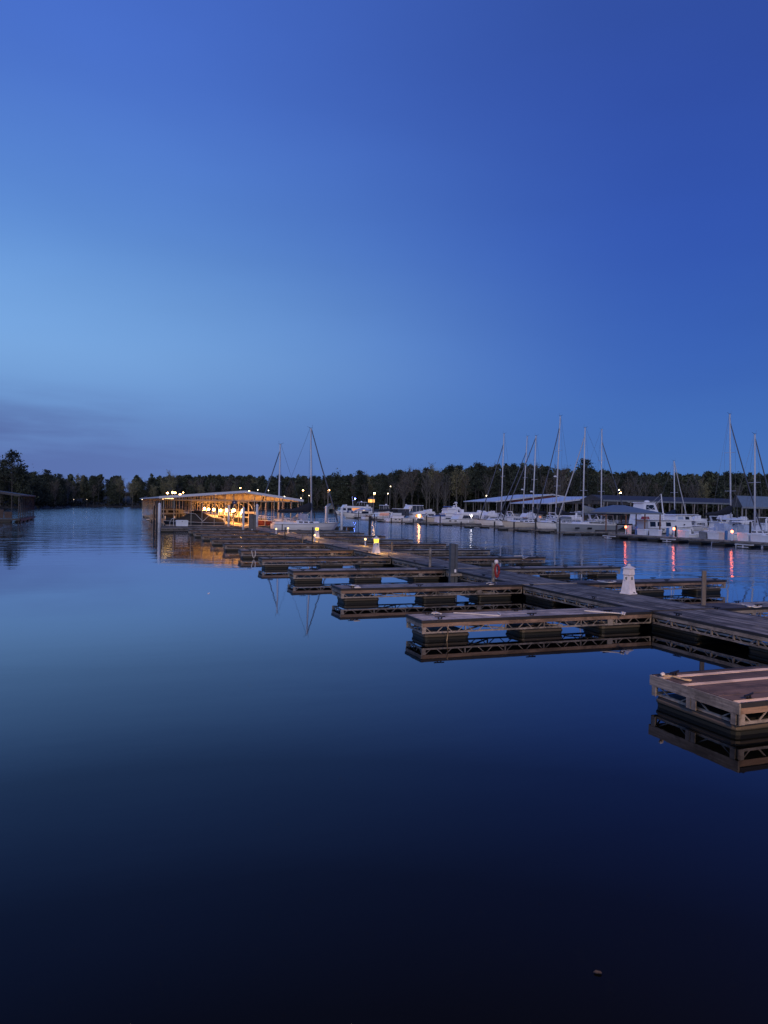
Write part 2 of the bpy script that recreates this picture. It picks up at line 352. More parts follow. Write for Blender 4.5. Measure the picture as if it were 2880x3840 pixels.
# ---------------------------------------------------------------- slips: walkway, finger piers
DZ = .55                       # deck height
WX0, WX1 = 15.25, 17.75        # main walkway
LX, RX = 7.7, 25.6             # outer ends of the fingers
FW = 1.05
FY = [17.4, 24.7, 31.8, 39, 46.1, 53.4, 60.5, 67.5, 74, 80, 86.8]   # near edge of each pair of fingers
def float_block(mb, x0, x1, y0, y1, zt=.2, zb=-.3):
    prof = [(zb,.05),(.06,.015),(.085,.0),(.125,.0),(.145,.018),(zt-.03,.02),(zt,.06)]
    rings = []
    for z, i in prof:
        a, b2, c, d, r = x0+i, x1-i, y0+i, y1-i, .1
        rings.append([(a+r,c,z),(b2-r,c,z),(b2-.03,c+.03,z),(b2,c+r,z),(b2,d-r,z),(b2-.03,d-.03,z),(b2-r,d,z),(a+r,d,z),(a+.03,d-.03,z),(a,d-r,z),(a,c+r,z),(a+.03,c+.03,z)])
    return mb.loft(rings, True, True)
def truss_run(mb, p, q, z0, z1, bay=.62, ch=.035, post=2):
    p, q = Vector(p), Vector(q); n = max(2, round((q-p).length / bay)); d = (q-p)/n
    mb.bar((p.x,p.y,z0), (q.x,q.y,z0), ch, ch+.01)
    for i in range(n):
        a, b2 = p + d*i, p + d*(i+1); m_ = (a+b2)/2
        if i % post == 0: mb.bar((a.x,a.y,z0), (a.x,a.y,z1), ch, ch)
        u, v = a*.82 + m_*.18, b2*.82 + m_*.18
        mb.bar((u.x,u.y,z1), (m_.x*.75+a.x*.25, m_.y*.75+a.y*.25, z0), .02, .02)
        mb.bar((m_.x*.75+b2.x*.25, m_.y*.75+b2.y*.25, z0), (v.x,v.y,z1), .02, .02)
    mb.bar((q.x,q.y,z0), (q.x,q.y,z1), ch, ch)
def cleat(parent, x, y, z, rz=0):
    mb = MB(); mb.box(-.05,.05,-.03,.03,0,.012); mb.bar((-.05,0,.01),(-.05,0,.055),.025); mb.bar((.05,0,.01),(.05,0,.055),.025)
    mb.tube([(-.15,0,.062),(-.06,0,.06),(.06,0,.06),(.15,0,.062)], .017, 6)
    return mb.build('cleat', M['iron'], parent, loc=(x,y,z), rz=rz)
def finger(root, Lg, W, root_len=1.5, deckmat='deck_x', boards=None, floats=((.08,1.45),(3.05,4.45),(5.75,7.2)), fmat='fascia', bw=.14, tall_end=False):
    h = W/2; mb = MB(); n = round(W/bw); st = W/n
    rnd = random.Random(round(Lg*100))
    if boards:
        groups = {}
        for i in range(n): groups.setdefault(boards[i], []).append(i)
        for key, idx in groups.items():
            g_ = MB()
            for i in idx: g_.box(.0, Lg-root_len, -h+i*st+.004, -h+(i+1)*st-.004, DZ-.035, DZ + rnd.uniform(-.003,.003))
            g_.build('deck_board', M[key], root)
    else:
        for i in range(n):
            xs = [0, Lg-root_len] if i % 2 else [0, rnd.uniform(2.4,3.6), Lg-root_len]
            for a, b2 in zip(xs, xs[1:]): mb.box(a+.003, b2-.003, -h+i*st+.004, -h+(i+1)*st-.004, DZ-.035, DZ + rnd.uniform(-.003,.003))
        mb.build('decking', M[deckmat], root)
    if root_len:
        mb = MB()
        for i in range(n): mb.box(Lg-root_len+.004, Lg, -h+i*st+.004, -h+(i+1)*st-.004, DZ-.035, DZ+.002+rnd.uniform(-.003,.003))
        mb.build('root_decking', M['deck_dark'], root)
    mb = MB()                                            # joists under the deck
    mb.box(.02, Lg-.02, -h+.05, h-.05, .44, DZ-.037); mb.build('subframe', M['fascia_grey'], root)
    mb = MB()
    for s in (-1, 1): mb.box(-.012, Lg, min(s*h, s*(h+.035)), max(s*h, s*(h+.035)), DZ-.075, DZ+.003)
    if not tall_end: mb.box(-.045, -.013, -h-.035, h+.035, DZ-.073, DZ+.004)
    mb.build('bumper', M['bumper'], root)
    for s in (-1, 1):
        mb = MB(); x = 0.0
        while x < Lg-.05:
            e = min(Lg, x + (2.45 if x else Lg-root_len if root_len else 3.0)); j = rnd.uniform(-.006,.006)
            mb.box(x+.006, e-.006, min(s*(h-.03), s*(h+.015)), max(s*(h-.03), s*(h+.015)), .365+j, DZ-.077); x = e
        mb.build('side_fascia', M[fmat], root)
    mb = MB(); mb.box(-.05 if tall_end else -.035, -.016 if tall_end else .008, -h-.034 if tall_end else -h-.004, h+.034 if tall_end else h+.004, .365, DZ-.004 if tall_end else DZ-.075); mb.build('end_fascia', M['fascia_grey'], root)
    mb = MB()
    for s in (-1, 1): truss_run(mb, (.03, s*(h-.02)), (Lg-.02, s*(h-.02)), .215, .365)
    truss_run(mb, (.03, -h+.06), (.03, h-.06), .215, .365, bay=W/2.2)
    for x in (1.9, 3.8, 5.7): mb.bar((x-.6,-h+.05,.23),(x+.6,h-.05,.23),.035); mb.bar((x-.6,h-.05,.25),(x+.6,-h+.05,.25),.035)
    mb.build('truss', M['steel'], root)
    for s in (-1, 1):
        for xa, xb in ((-.02, .10), (Lg-root_len-.09, Lg-root_len+.09)): mb = MB(); mb.box(xa, xb, s*h-.012, s*h+.012, .19, .37); mb.build('corner_plate', M['steel'], root)
    for a, b2 in floats:
        f = MB(); float_block(f, a, b2, -h+.05, h-.05); f.build('float', M['float'], root, smooth=False)
    return root
lab_l = ['wooden finger pier with a bent white line on its deck, next after the broad pier',
  'second left finger pier from the near end, white rope bunched at its outer end',
  'third left finger pier from the near end, just beyond the tall steel pile holder',
  'fourth left finger pier from the near end of the walkway',
  'fifth left finger pier from the near end, a rope loop hanging off its side',
  'sixth left finger pier from the near end of the walkway',
  'seventh left finger pier from the near end of the walkway',
  'eighth left finger pier from the near end of the walkway',
  'ninth left finger pier from the near end of the walkway',
  'tenth left finger pier from the near end, short of the low docks before the shelter']
GF = 'wooden finger piers of the open slips'
fl = thing('finger_pier', lab_l[0], 'finger pier', (LX, FY[0]+FW/2, 0), 0, GF)
finger(fl, WX0-LX-.04, FW)
for x in (.55, 3.4, 6.0):
    for s in (-1, 1): cleat(fl, x, s*(FW/2-.1), DZ+.004)
rj = random.Random(21)
fl2 = thing('finger_pier', lab_l[1], 'finger pier', (LX+.02, FY[1]+FW/2, .01), R(.25), GF)
finger(fl2, WX0-LX-.06, FW, 1.9, deckmat='deck_mid', boards=['deck_far','deck_mid','deck_mid','deck_mid','deck_dark','deck_mid','deck_mid','deck_far'], floats=((.12,1.5),(3.25,4.65),(5.6,7.1)))
fl3 = thing('finger_pier', lab_l[2], 'finger pier', (LX-.03, FY[2]+FW/2, -.01), R(-.3), GF)
finger(fl3, WX0-LX-.02, FW, 1.3, deckmat='deck_far', floats=((.05,1.4),(2.9,4.3),(5.9,7.3)))
for f_ in (fl2, fl3):
    for x in (.45, 3.1, 6.2):
        for s in (-1, 1): cleat(f_, x, s*(FW/2-.1), DZ+.004)
for i in range(3, 10): copy_tree((fl, fl2, fl3)[(i*2+1) % 3], lab_l[i], (LX+rj.uniform(-.05,.04), FY[i]+FW/2, rj.uniform(-.025,.02)), R(rj.uniform(-.4,.4)))
lab_r = ['finger pier right of the walkway, nearest of that side, running out of the picture',
  'second right finger pier from the near end, behind the unlit white lighthouse pedestal',
  'third right finger pier from the near end of the walkway',
  'fourth right finger pier from the near end of the walkway',
  'fifth right finger pier from the near end of the walkway',
  'sixth right finger pier from the near end of the walkway',
  'seventh right finger pier from the near end of the walkway',
  'eighth right finger pier from the near end of the walkway',
  'ninth right finger pier from the near end, before the white sailboat hull',
  'tenth right finger pier from the near end, its end by the white sailboat bow']
fr = thing('finger_pier', lab_r[0], 'finger pier', (RX, FY[0]+FW/2, 0), math.pi, GF)
finger(fr, RX-WX1-.04, FW, deckmat='deck_far', fmat='fascia_grey')
for x in (.55, 3.4, 6.0):
    for s in (-1, 1): cleat(fr, x, s*(FW/2-.1), DZ+.004)
fr2 = thing('finger_pier', lab_r[1], 'finger pier', (RX+.05, FY[1]+FW/2, .01), math.pi+R(.2), GF)
finger(fr2, RX-WX1-.04, FW, 1.2, deckmat='deck_mid', fmat='fascia', floats=((.12,1.6),(3.3,4.7),(6.0,7.4)))
for x in (.5, 3.2, 6.3):
    for s in (-1, 1): cleat(fr2, x, s*(FW/2-.1), DZ+.004)
for i in range(2, 9): copy_tree((fr, fr2)[i % 2], lab_r[i], (RX+rj.uniform(-.06,.06), FY[i]+FW/2, rj.uniform(-.025,.02)), math.pi+R(rj.uniform(-.4,.4)))
copy_tree(fr, lab_r[9], (RX+.6, FY[9]+1.6, 0))
# wide landing pier in the near right corner
lp = thing('landing_pier', 'broad wooden pier in the near right corner with pale and brown deck boards', 'pier', (9.35, 9.63, 0))
bd = ['board_light','board_brown','board_brown','board_brown','board_brown','board_brown','board_brown','board_brown','board_light','board_brown','board_brown','board_brown','board_light','board_brown']
finger(lp, 6.2, 1.96, 0, boards=bd, floats=((-.02,1.9),(3.0,4.9)), tall_end=True)
for s in (-.55, .55): cleat(lp, .35, s*1.5, DZ+.004, R(20))
for y in (-.9, -.06, .06, .9):
    mb = MB(); mb.box(-.052, -.036, y-.05, y+.05, .19, .362); mb.build('bolt_plate', M['steel'], lp)
# main walkway
wy0, wy1 = 3.0, 97.2
wk = thing('main_walkway', 'long floating wooden walkway running down the middle of the slips to the covered dock', 'walkway', ((WX0+WX1)/2, wy0, 0))
hw = (WX1-WX0)/2; n = 18; st = 2*hw/n; LEN = wy1-wy0
mb = MB(); rnd = random.Random(3)
for i in range(n):
    y = rnd.uniform(-3.6, 0)
    while y < LEN:
        a, b2 = max(0, y), min(LEN, y+3.6)
        if b2-a > .1: mb.box(-hw+i*st+.004, -hw+(i+1)*st-.004, a+.003, b2-.003, DZ-.04, DZ+rnd.uniform(-.004,.004))
        y += 3.6
mb.build('decking', M['deck_y'], wk)
for i, fy in enumerate(FY):
    mb = MB(); mb.box(-hw-.01, hw+.01, fy-wy0-.02, fy-wy0+.12, DZ+.006, DZ+.03); mb.build('joint_board', M['deck_far' if i else 'deck_dark'], wk)
gaps = [(0, 8.6-wy0)] + [( (8.6+2.0 if k == 0 else FY[k-1]+FW)-wy0, FY[k]-wy0) for k in range(11)] + [(FY[10]+FW-wy0, LEN)]
for s in (-1, 1):
    g_ = gaps if s < 0 else [(0, FY[0]-wy0)] + gaps[2:]
    bmp, tr, pp = MB(), MB(), MB()
    for a, b2 in g_:
        bmp.box(min(s*hw, s*(hw+.035)), max(s*hw, s*(hw+.035)), a, b2, DZ-.065, DZ+.002)
        fa = MB(); fa.box(min(s*(hw-.03), s*(hw+.018)), max(s*(hw-.03), s*(hw+.018)), a+.01, b2-.01, .375, DZ-.067); fa.build('side_fascia', M['fascia_grey'], wk)
        if b2-a < .5: continue
        truss_run(tr, (s*(hw-.02), a+.03), (s*(hw-.02), b2-.03), .215, .375, bay=.72, ch=.045, post=1)
        pp.tube([(s*(hw-.16), a+.05, .29), (s*(hw-.16), b2-.05, .29)], .03, 6)
    bmp.build('bumper', M['bumper'], wk); tr.build('truss', M['steel'], wk); pp.build('water_pipe', M['pvc'], wk)
for k in range(26):
    y = 2.0 + k*3.58
    if y+2 > LEN: break
    f = MB(); float_block(f, -hw+.12, hw-.12, y, y+1.9); f.build('float', M['float'], wk)
jo = MB()
jo.box(-hw+.05, hw-.05, .05, LEN-.05, .44, DZ-.042); jo.build('subframe', M['fascia_grey'], wk)
for k in range(24):
    for s in (-1, 1): cleat(wk, s*(hw-.12), 2.2+k*3.9+s*.4, DZ+.006, R(90))
# ---------------------------------------------------------------- ropes lying on or hanging from the piers
def rope(pts, r, mat, label, group=None):
    P = [Vector(p) for p in pts]; out = []
    for i in range(len(P)-1):
        p0, p1, p2, p3 = P[max(0,i-1)], P[i], P[i+1], P[min(len(P)-1,i+2)]
        for k in range(5):
            t = k/5
            out.append(.5*((2*p1)+(p2-p0)*t+(2*p0-5*p1+4*p2-p3)*t*t+(3*p1-p0-3*p2+p3)*t**3))
    out.append(P[-1]); mb = MB(); mb.tube(out, r, 6)
    return tag(mb.build('mooring_rope', M[mat], smooth=True), label, 'rope', group)
def onpx(l, z=DZ+.02): return [at(x, y, z) for x, y in l]
rope(onpx([(1700,2298),(1760,2301),(1830,2306),(1868,2309),(1877,2305),(1866,2298)]), .016, 'rope', 'white line with a bent end lying on the nearest left finger pier')
rope(onpx([(1620,2300),(1628,2297),(1636,2299),(1626,2302),(1640,2299),(1655,2302),(1632,2296)], DZ+.06), .022, 'rope', 'short white rope wrapped round a cleat on the nearest left finger pier')
rope([at(1674,2352,.40)+Vector((0,-.08,0)), at(1678,2340,.46)+Vector((0,-.08,0)), at(1674,2356,.38)+Vector((0,-.08,0)), at(1675,2375,.2)+Vector((0,-.07,.0)), Vector((at(1675,2375,.2).x, FY[0]-.09, -.1))], .012, 'rope_tan', 'tan rope tied to the truss and hanging into the water at the nearest left pier')
rope(onpx([(2190,2290),(2250,2295),(2320,2300),(2335,2303),(2345,2298),(2330,2297),(2342,2305)]), .02, 'rope', 'white rope with a frayed knot where the nearest left pier meets the walkway')
rope(onpx([(1312,2197),(1322,2200),(1335,2196),(1318,2195),(1345,2199),(1330,2203),(1352,2203)], DZ+.05), .028, 'rope', 'bunched white rope at the outer end of the second left pier')
rope(onpx([(1160,2133),(1178,2131),(1192,2134),(1170,2135),(1205,2131)], DZ+.04), .025, 'iron', 'dark rope heap on the outer end of the third left pier')
rope(onpx([(2478,2530),(2492,2526),(2484,2533),(2505,2536),(2535,2538),(2560,2548),(2585,2552),(2590,2549),(2560,2547),(2500,2531)], DZ+.03), .014, 'rope_tan', 'tan rope straggling over the corner of the broad near pier')
rope(onpx([(2480,2529),(2487,2524),(2483,2527),(2490,2528),(2482,2531)], DZ+.06), .022, 'rope', 'white rope knot on the cleat of the broad near pier')
rope(onpx([(2780,2266),(2800,2270),(2830,2277),(2855,2274),(2840,2270),(2810,2275),(2795,2269)], DZ+.03), .022, 'rope', 'coiled white rope on the nearest right finger pier')
rope(onpx([(2240,2177),(2255,2181),(2290,2184),(2310,2181),(2300,2179)], DZ+.03), .022, 'rope', 'pale rope on the second right pier beside the white lighthouse pedestal')
rope(onpx([(1928,2085),(1960,2085),(1962,2094),(1985,2086)], DZ+.03), .025, 'rope', 'pale line on the outer end of the fourth right pier')
rope([(at(937,2064,.5).x, FY[4]-.07, z) for z in (.52,)] + [(at(937,2064,.5).x+.05, FY[4]-.08, .25), (at(937,2064,.5).x+.15, FY[4]-.08, .06), (at(937,2064,.5).x+.25, FY[4]-.08, .3), (at(937,2064,.5).x+.22, FY[4]-.07, .52)], .03, 'rope', 'white rope loop hanging from the fifth left pier')
rope(onpx([(1825,2188),(1840,2185),(1852,2190),(1835,2192),(1862,2186)], DZ+.04), .02, 'rope', 'small white rope tangle where the second left pier meets the walkway')
# ---------------------------------------------------------------- pedestals, lamps, posts on the walkway
def bulb(t, loc, watts, out, col=(1,.50,.10), r=.04):
    """shielded bulb throwing its light outward and down"""
    l_ = bpy.data.lights.new('bulb', 'SPOT'); l_.energy = watts; l_.color = col; l_.shadow_soft_size = r; l_.spot_size = R(125); l_.spot_blend = .7
    o = bpy.data.objects.new('bulb', l_); COL.objects.link(o); o.parent = t; o.location = loc
    o.rotation_euler = (-Vector((out[0], out[1], -.75))).to_track_quat('Z', 'Y').to_euler(); return o
def lighthouse(p, label, lit, rz=0):
    t = thing('lighthouse_pedestal', label, 'dock pedestal', p, rz, 'lighthouse shaped dock pedestals')
    q = 2**.5
    mb = MB(); mb.lathe([(.27*q/1.25,0),(.27*q/1.25,.04),(.235*q/1.25,.05),(.19*q/1.25,.36),(.16*q/1.25,.60),(.16*q/1.25,.66)], 4, sq=True); mb.build('tower_body', M['white_paint'], t)
    for a in range(4):
        dx, dy = ((1,0),(0,1),(-1,0),(0,-1))[a]; mb = MB()
        mb.box(dx*.118-.035 if dx else -.04, dx*.118+.035 if dx else .04, dy*.118-.035 if dy else -.04, dy*.118+.035 if dy else .04, .52, .62)
        mb.build('socket_cover', M['siding'], t)
    if lit:
        bulb(t, (0,-.2,.82), 170, (0,-1)); bulb(t, (0,.2,.82), 170, (0,1)); bulb(t, (.2,0,.82), 110, (1,0)); bulb(t, (-.2,0,.82), 110, (-1,0)); mb = MB(); mb.lathe([(.13,.66),(.15,.70),(.17,.90)], 4, sq=True); mb.build('lantern', M['lamp_yellow'], t)
        mb = MB(); mb.lathe([(.25,.90),(.25,.92),(.06,1.02),(.05,1.06),(.02,1.09)], 4, sq=True); mb.build('cap', M['white_paint'], t)
    else:
        mb = MB(); mb.lathe([(.17,.665),(.21,.70),(.195,.86),(.18,.92)], 4, sq=True); mb.build('hood', M['white_paint'], t)
        mb = MB(); mb.lathe([(.235,.92),(.235,.935),(.055,1.02),(.06,1.05),(.03,1.085)], 4, sq=True); mb.build('cap', M['white_paint'], t)
    for s in (-1, 1):
        mb = MB(); mb.tube([(s*.13,0,.50),(s*.21,0,.52),(s*.22,0,.60),(s*.17,0,.64)], .012, 5); mb.build('hose_bracket', M['white_paint'], t)
    return t
lighthouse(at(2358,2227,DZ)+Vector((-.02,0,.004)), 'white lighthouse shaped pedestal, unlit, standing on the near right walkway edge', False, R(12))
lighthouse(at(1402,2074,DZ)+Vector((.15,0,.004)), 'lighthouse shaped pedestal with a glowing yellow lantern on the walkway, nearer of the two lit', True, R(10))
lighthouse(at(1188,2016,DZ)+Vector((0,0,.004)), 'lighthouse shaped pedestal with a glowing yellow lantern, the farther of the two lit', True, R(10))
def bollard(p, label, h=.52):
    t = thing('bollard_light', label, 'bollard light', p, 0, 'globe bollard lights on the walkway')
    mb = MB(); mb.lathe([(.075,0),(.075,.03),(.05,.04),(.05,h-.12),(.07,h-.1)], 10); mb.build('post', M['pvc'], t, smooth=True)
    mb = MB(); mb.ball((0,0,h-.03), .085, 12, 8); mb.build('globe', M['lamp_amber'], t, smooth=True)
    bulb(t, (0,-.12,h-.02), 75, (.3,-1)); bulb(t, (0,.12,h-.02), 75, (.3,1)); bulb(t, (-.12,0,h-.02), 50, (-1,0))
    return t
bollard(at(1372,2047,DZ)+Vector((-.05,0,.004)), 'short white post with a glowing globe on the walkway by the nearer lantern')
bollard(at(1180,2030,DZ)+Vector((0,0,.004)), 'short white post with a glowing globe in front of the farther lit lighthouse pedestal')
bollard(at(1080,1999,DZ)+Vector((0,0,.004)), 'short white post with a glowing globe in front of the white sailboat hull')
bollard(at(1028,2002,DZ)+Vector((.2,0,.004)), 'short white post with a glowing globe at the stern of the white sailboat')
def post(name, p, h, r, mat, label, cat='post', group=None, cap=None, zb=-1.2, n=10):
    mb = MB(); mb.lathe([(r, zb), (r*.98, p[2]+h-.02), (r*.86, p[2]+h)], n)
    return tag(mb.build(name, M[mat], smooth=False, loc=(p[0], p[1], 0)), label, cat, group)
GP = 'short timber posts along the walkway'
post('timber_post', Vector((18.0,18.2,DZ)), 1.12, .075, 'pile_wood', 'grey timber post at the right walkway edge near the white pedestal', group=GP)
post('timber_post', Vector((15.08,33.3,DZ)), .9, .07, 'steel', 'round grey post standing just left of the tall steel pile holder', group=GP)
post('timber_post', at(1470,2067,DZ), .62, .07, 'pile_wood', 'low timber post on the walkway right of the nearer lit pedestal', group=GP)
post('timber_post', at(1172,2037,DZ), 1.25, .06, 'pile_dark', 'thin dark post beside the farther lit lighthouse pedestal', group=GP)
post('timber_post', at(1134,2027,DZ), .5, .06, 'pile_wood', 'low dark post at the left walkway edge before the farther lit pedestal', group=GP)
post('timber_post', at(1069,2011,DZ), .85, .06, 'pile_dark', 'thin dark post at the left walkway edge in front of the sailboat stern', group=GP)
post('timber_post', at(1058,1992,DZ), .75, .055, 'pile_dark', 'thin dark post standing against the white sailboat hull', group=GP)
def pile_holder(p, h, label, w1=.20, w2=.13):
    t = thing('pile_holder', label, 'pile holder', p, 0, 'steel pile holders beside the walkway')
    for k, (x, w, hh) in enumerate(((0, w1, h), (w1*.5+w2*.5+.03, w2, h-.03))):
        mb = MB(); z0 = -.6-p[2]
        mb.box(x-w/2, x+w/2, -.10, -.07, z0, hh); mb.box(x-w/2, x+w/2, .07, .10, z0, hh); mb.box(x-.02, x+.02, -.069, .069, z0, hh); mb.box(x-w/2, x-w/2+.03, -.069, .069, z0, hh-.002)
        mb.build('column', M['steel_dark'], t)
    mb = MB(); mb.box(-w1*.6,w1+w2+.1,-.16,-.105,-.18,-.06); mb.box(-w1*.6,w1+w2+.1,.105,.16,-.18,-.06); mb.box(w1+w2+.101,w1+w2+.16,-.16,.16,-.18,-.06); mb.build('clamp', M['steel'], t)
    mb = MB(); mb.lathe([(.05,0),(.05,.12),(.02,.14)], 8, (.1,-.18,-.0)); mb.build('roller', M['white'], t)
    return t
pile_holder(Vector((14.78,30.2,DZ)), 1.33, 'tall dark steel pile holder of two columns at the left edge of the near walkway')
pile_holder(Vector((14.45,80.6,DZ)), 1.75, 'tall grey steel pile holder of two columns just before the covered dock', .48, .28)
# red hose on its post
p = at(1803,2172,DZ); p.x = 15.16
t = thing('hose_post', 'grey square post with a white capped standpipe at the left walkway edge', 'standpipe', p)
mb = MB(); mb.box(-.06,.04,-.05,.05,-.5,.66); mb.build('post', M['steel'], t)
mb = MB(); mb.tube([(.14,0,-.3),(.14,0,.62)], .022, 8); mb.build('pipe', M['pvc'], t)
mb = MB(); mb.lathe([(.055,.56),(.06,.66),(.085,.68),(.085,.76),(.06,.81),(.01,.82)], 12, (.14,0,0)); mb.build('pipe_cap', M['white_paint'], t, smooth=True)
mb = MB()
for k in range(5):
    y = -.10 + k*.012; a = .085 + .012*(k % 2); pts = []
    for i in range(15):
        u = 2*math.pi*i/14; pts.append((.13 + a*math.cos(u) + .01*math.sin(3*u+k), -.075 - .03*(k % 3) , .38 + .27*math.sin(u) - .01*k))
    mb.tube(pts, .026, 6)
tag(mb.build('red_hose', M['red'], smooth=True, loc=p), 'coiled red hose hung on the grey post at the walkway edge', 'hose', None)
# white pile sleeves around the end of the slips
GW = 'white sleeved mooring piles'
def wpile(px, yt, yb, label, r=.16, Y=None):
    b2 = at(px, yb, DZ) if Y is None else atY(px, yb, Y); tp = atY(px, yt, b2.y)
    t = thing('mooring_pile', label, 'mooring pile', (b2.x, b2.y, 0), 0, GW)
    mb = MB(); mb.lathe([(r,-1.5),(r,tp.z-.04),(r*.9,tp.z)], 14); mb.build('sleeve', M['pvc'], t, smooth=True)
    mb = MB(); mb.lathe([(r+.02,tp.z-.08),(r+.02,tp.z),(.03,tp.z+.14)], 14); mb.build('cap', M['white'], t, smooth=True)
wpile(597,1890,1978,'white sleeved pile at the outer corner of the covered dock, leftmost of the white piles')
wpile(857,1897,1970,'white sleeved pile in front of the glowing lamps under the covered dock')
wpile(912,1905,1981,'white sleeved pile at the walkway end below the gable sign of the covered dock', .14)
wpile(963,1894,1975,'white sleeved pile beside the dark red boat at the covered dock')
wpile(1222,1900,1966,'white sleeved pile rising behind the bow of the white sailboat')
wpile(1281,1905,1984,'white sleeved pile just ahead of the white sailboat bow')
post('dark_pile', at(1386,1993,DZ), 1.75, .15, 'pile_dark', 'black pile at the outer end of the eighth right finger pier', 'mooring pile')
post('dark_pile', at(577,1972,.3), 2.7, .11, 'pile_dark', 'thin dark pile at the covered dock corner, left of the white pile', 'mooring pile')
post('dark_pile', at(587,1975,.3), 3.3, .11, 'pile_dark', 'taller thin dark pile touching the white pile at the covered dock corner', 'mooring pile')
post('dark_pile', at(1179,1958,.3), 1.7, .1, 'pile_dark', 'dark pile beyond the boom of the white sailboat', 'mooring pile')
# small floating dock by the sailboat bow
p = at(1250,1987,0)
t = thing('work_float', 'small low black float by the bow of the white sailboat', 'float dock', p)
mb = MB(); mb.box(-.2,3.0,-.5,.5,.36,.5); mb.build('deck', M['deck_dark'], t)
for x in (0, 1.1, 2.2): f = MB(); f.box(x,x+.7,-.42,.42,-.2,.35); f.build('float', M['float'], t)

# the lamp on the bank behind the photographer that warms the near piers
t = thing('bank_lamp', 'tall lamp post on the near bank behind the viewpoint', 'street lamp', (5.5, -5.5, 0))
mb = MB(); mb.tube([(0,0,-.5),(0,0,8.6)], .08, 8, .05); mb.tube([(0,0,8.6),(.2,.5,8.9),(.3,.9,8.85)], .04, 6); mb.build('pole', M['steel_dark'], t)
mb = MB(); mb.lathe([(.02,.22),(.12,.2),(.3,.02),(.3,.0)], 12, (.3,.95,8.7)); mb.build('shade', M['steel_dark'], t)
pl = bpy.data.lights.new('bank_lamp_light', 'POINT'); pl.energy = 9000; pl.color = (1,.57,.30); pl.shadow_soft_size = .15
po = bpy.data.objects.new('bank_lamp_light', pl); COL.objects.link(po); po.parent = t; po.location = (.3,.95,8.5)

p = at(2240,3645,.012); mb = MB(); mb.add([(-.03,0,0),(-.01,.014,.006),(.024,.010,.003),(.036,0,.0),(.021,-.012,.004),(-.012,-.013,.002)], [(0,1,2,3,4,5)])
mb.add([(-.03,0,-.006),(-.01,.014,0),(.024,.010,-.003),(.036,0,-.006),(.021,-.012,-.002),(-.012,-.013,-.004)], [(5,4,3,2,1,0)])
tag(mb.build('floating_leaf', M['tarp_brown'], loc=p, rz=R(-30)), 'small brown leaf floating on the dark water near the viewpoint', 'leaf')
p = at(782,2225,.01); mb = MB(); mb.ball((0,0,0), .045, 8, 5, .5); tag(mb.build('floating_foam', M['white'], loc=p), 'tiny white speck floating on the calm water left of the piers', 'debris')
# ---------------------------------------------------------------- covered boat docks
def gable_y(root, x0, x1, y0, y1, ze, zr, roof='roof_metal', edge='roof_edge', under='cover_under', over=.6, xr=None):
    """gable roof with its ridge along y (local coordinates)"""
    xr = (x0+x1)/2 if xr is None else xr
    for s, xe in ((-1, x0-over), (1, x1+over)):
        f = 1 + over/abs(xr - (x0 if s < 0 else x1)); zz = zr - (zr-ze)*f; mb = MB()
        a, b2 = y0-over, y1+over
        mb.add([(xe,a,zz),(xr,a,zr),(xr,b2,zr),(xe,b2,zz),(xe,a,zz-.05),(xr,a,zr-.05),(xr,b2,zr-.05),(xe,b2,zz-.05)],
               [(0,1,2,3),(7,6,5,4),(4,5,1,0),(5,6,2,1),(6,7,3,2),(7,4,0,3)])
        mb.build('roof_slope', M[roof], root)
        mb = MB(); d = .058
        mb.add([(xe,a+.1,zz-d),(xr,a+.1,zr-d),(xr,b2-.1,zr-d),(xe,b2-.1,zz-d),(xe,a+.1,zz-d-.03),(xr,a+.1,zr-d-.03),(xr,b2-.1,zr-d-.03),(xe,b2-.1,zz-d-.03)],
               [(0,1,2,3),(7,6,5,4),(4,5,1,0),(5,6,2,1),(6,7,3,2),(7,4,0,3)])
        n = int((b2-a)/1.6)
        mb2 = MB()
        for k in range(7):
            u = (k+.5)/7; x = xe + (xr-xe)*u; z = zz + (zr-zz)*u
            mb2.bar((x, a+.2, z-.20), (x, b2-.2, z-.20), .06, .2)
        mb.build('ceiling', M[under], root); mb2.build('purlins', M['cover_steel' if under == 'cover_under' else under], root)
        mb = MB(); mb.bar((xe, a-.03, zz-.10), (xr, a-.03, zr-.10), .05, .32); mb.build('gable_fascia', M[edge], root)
        mb = MB(); mb.bar((xe-s*-.03, a, zz-.09), (xe-s*-.03, b2, zz-.09), .05, .2); mb.build('eave_fascia', M[edge], root)
def eave_front(root, y, x0, x1, ze, zr, mat='cover_steel', xr=0):
    """open truss of a gable end"""
    mb = MB(); zb = ze-.25
    mb.bar((x0,y,zb),(x1,y,zb),.08,.12); n = 14
    for k in range(1, n):
        x = x0 + (x1-x0)*k/n; zt = ze + (zr-ze)*(1-abs(x-xr)/((xr-x0) if x < xr else (x1-xr))) - .2
        mb.bar((x,y,zb),(x,y,zt),.05)
    return mb.build('gable_truss', M[mat], root)
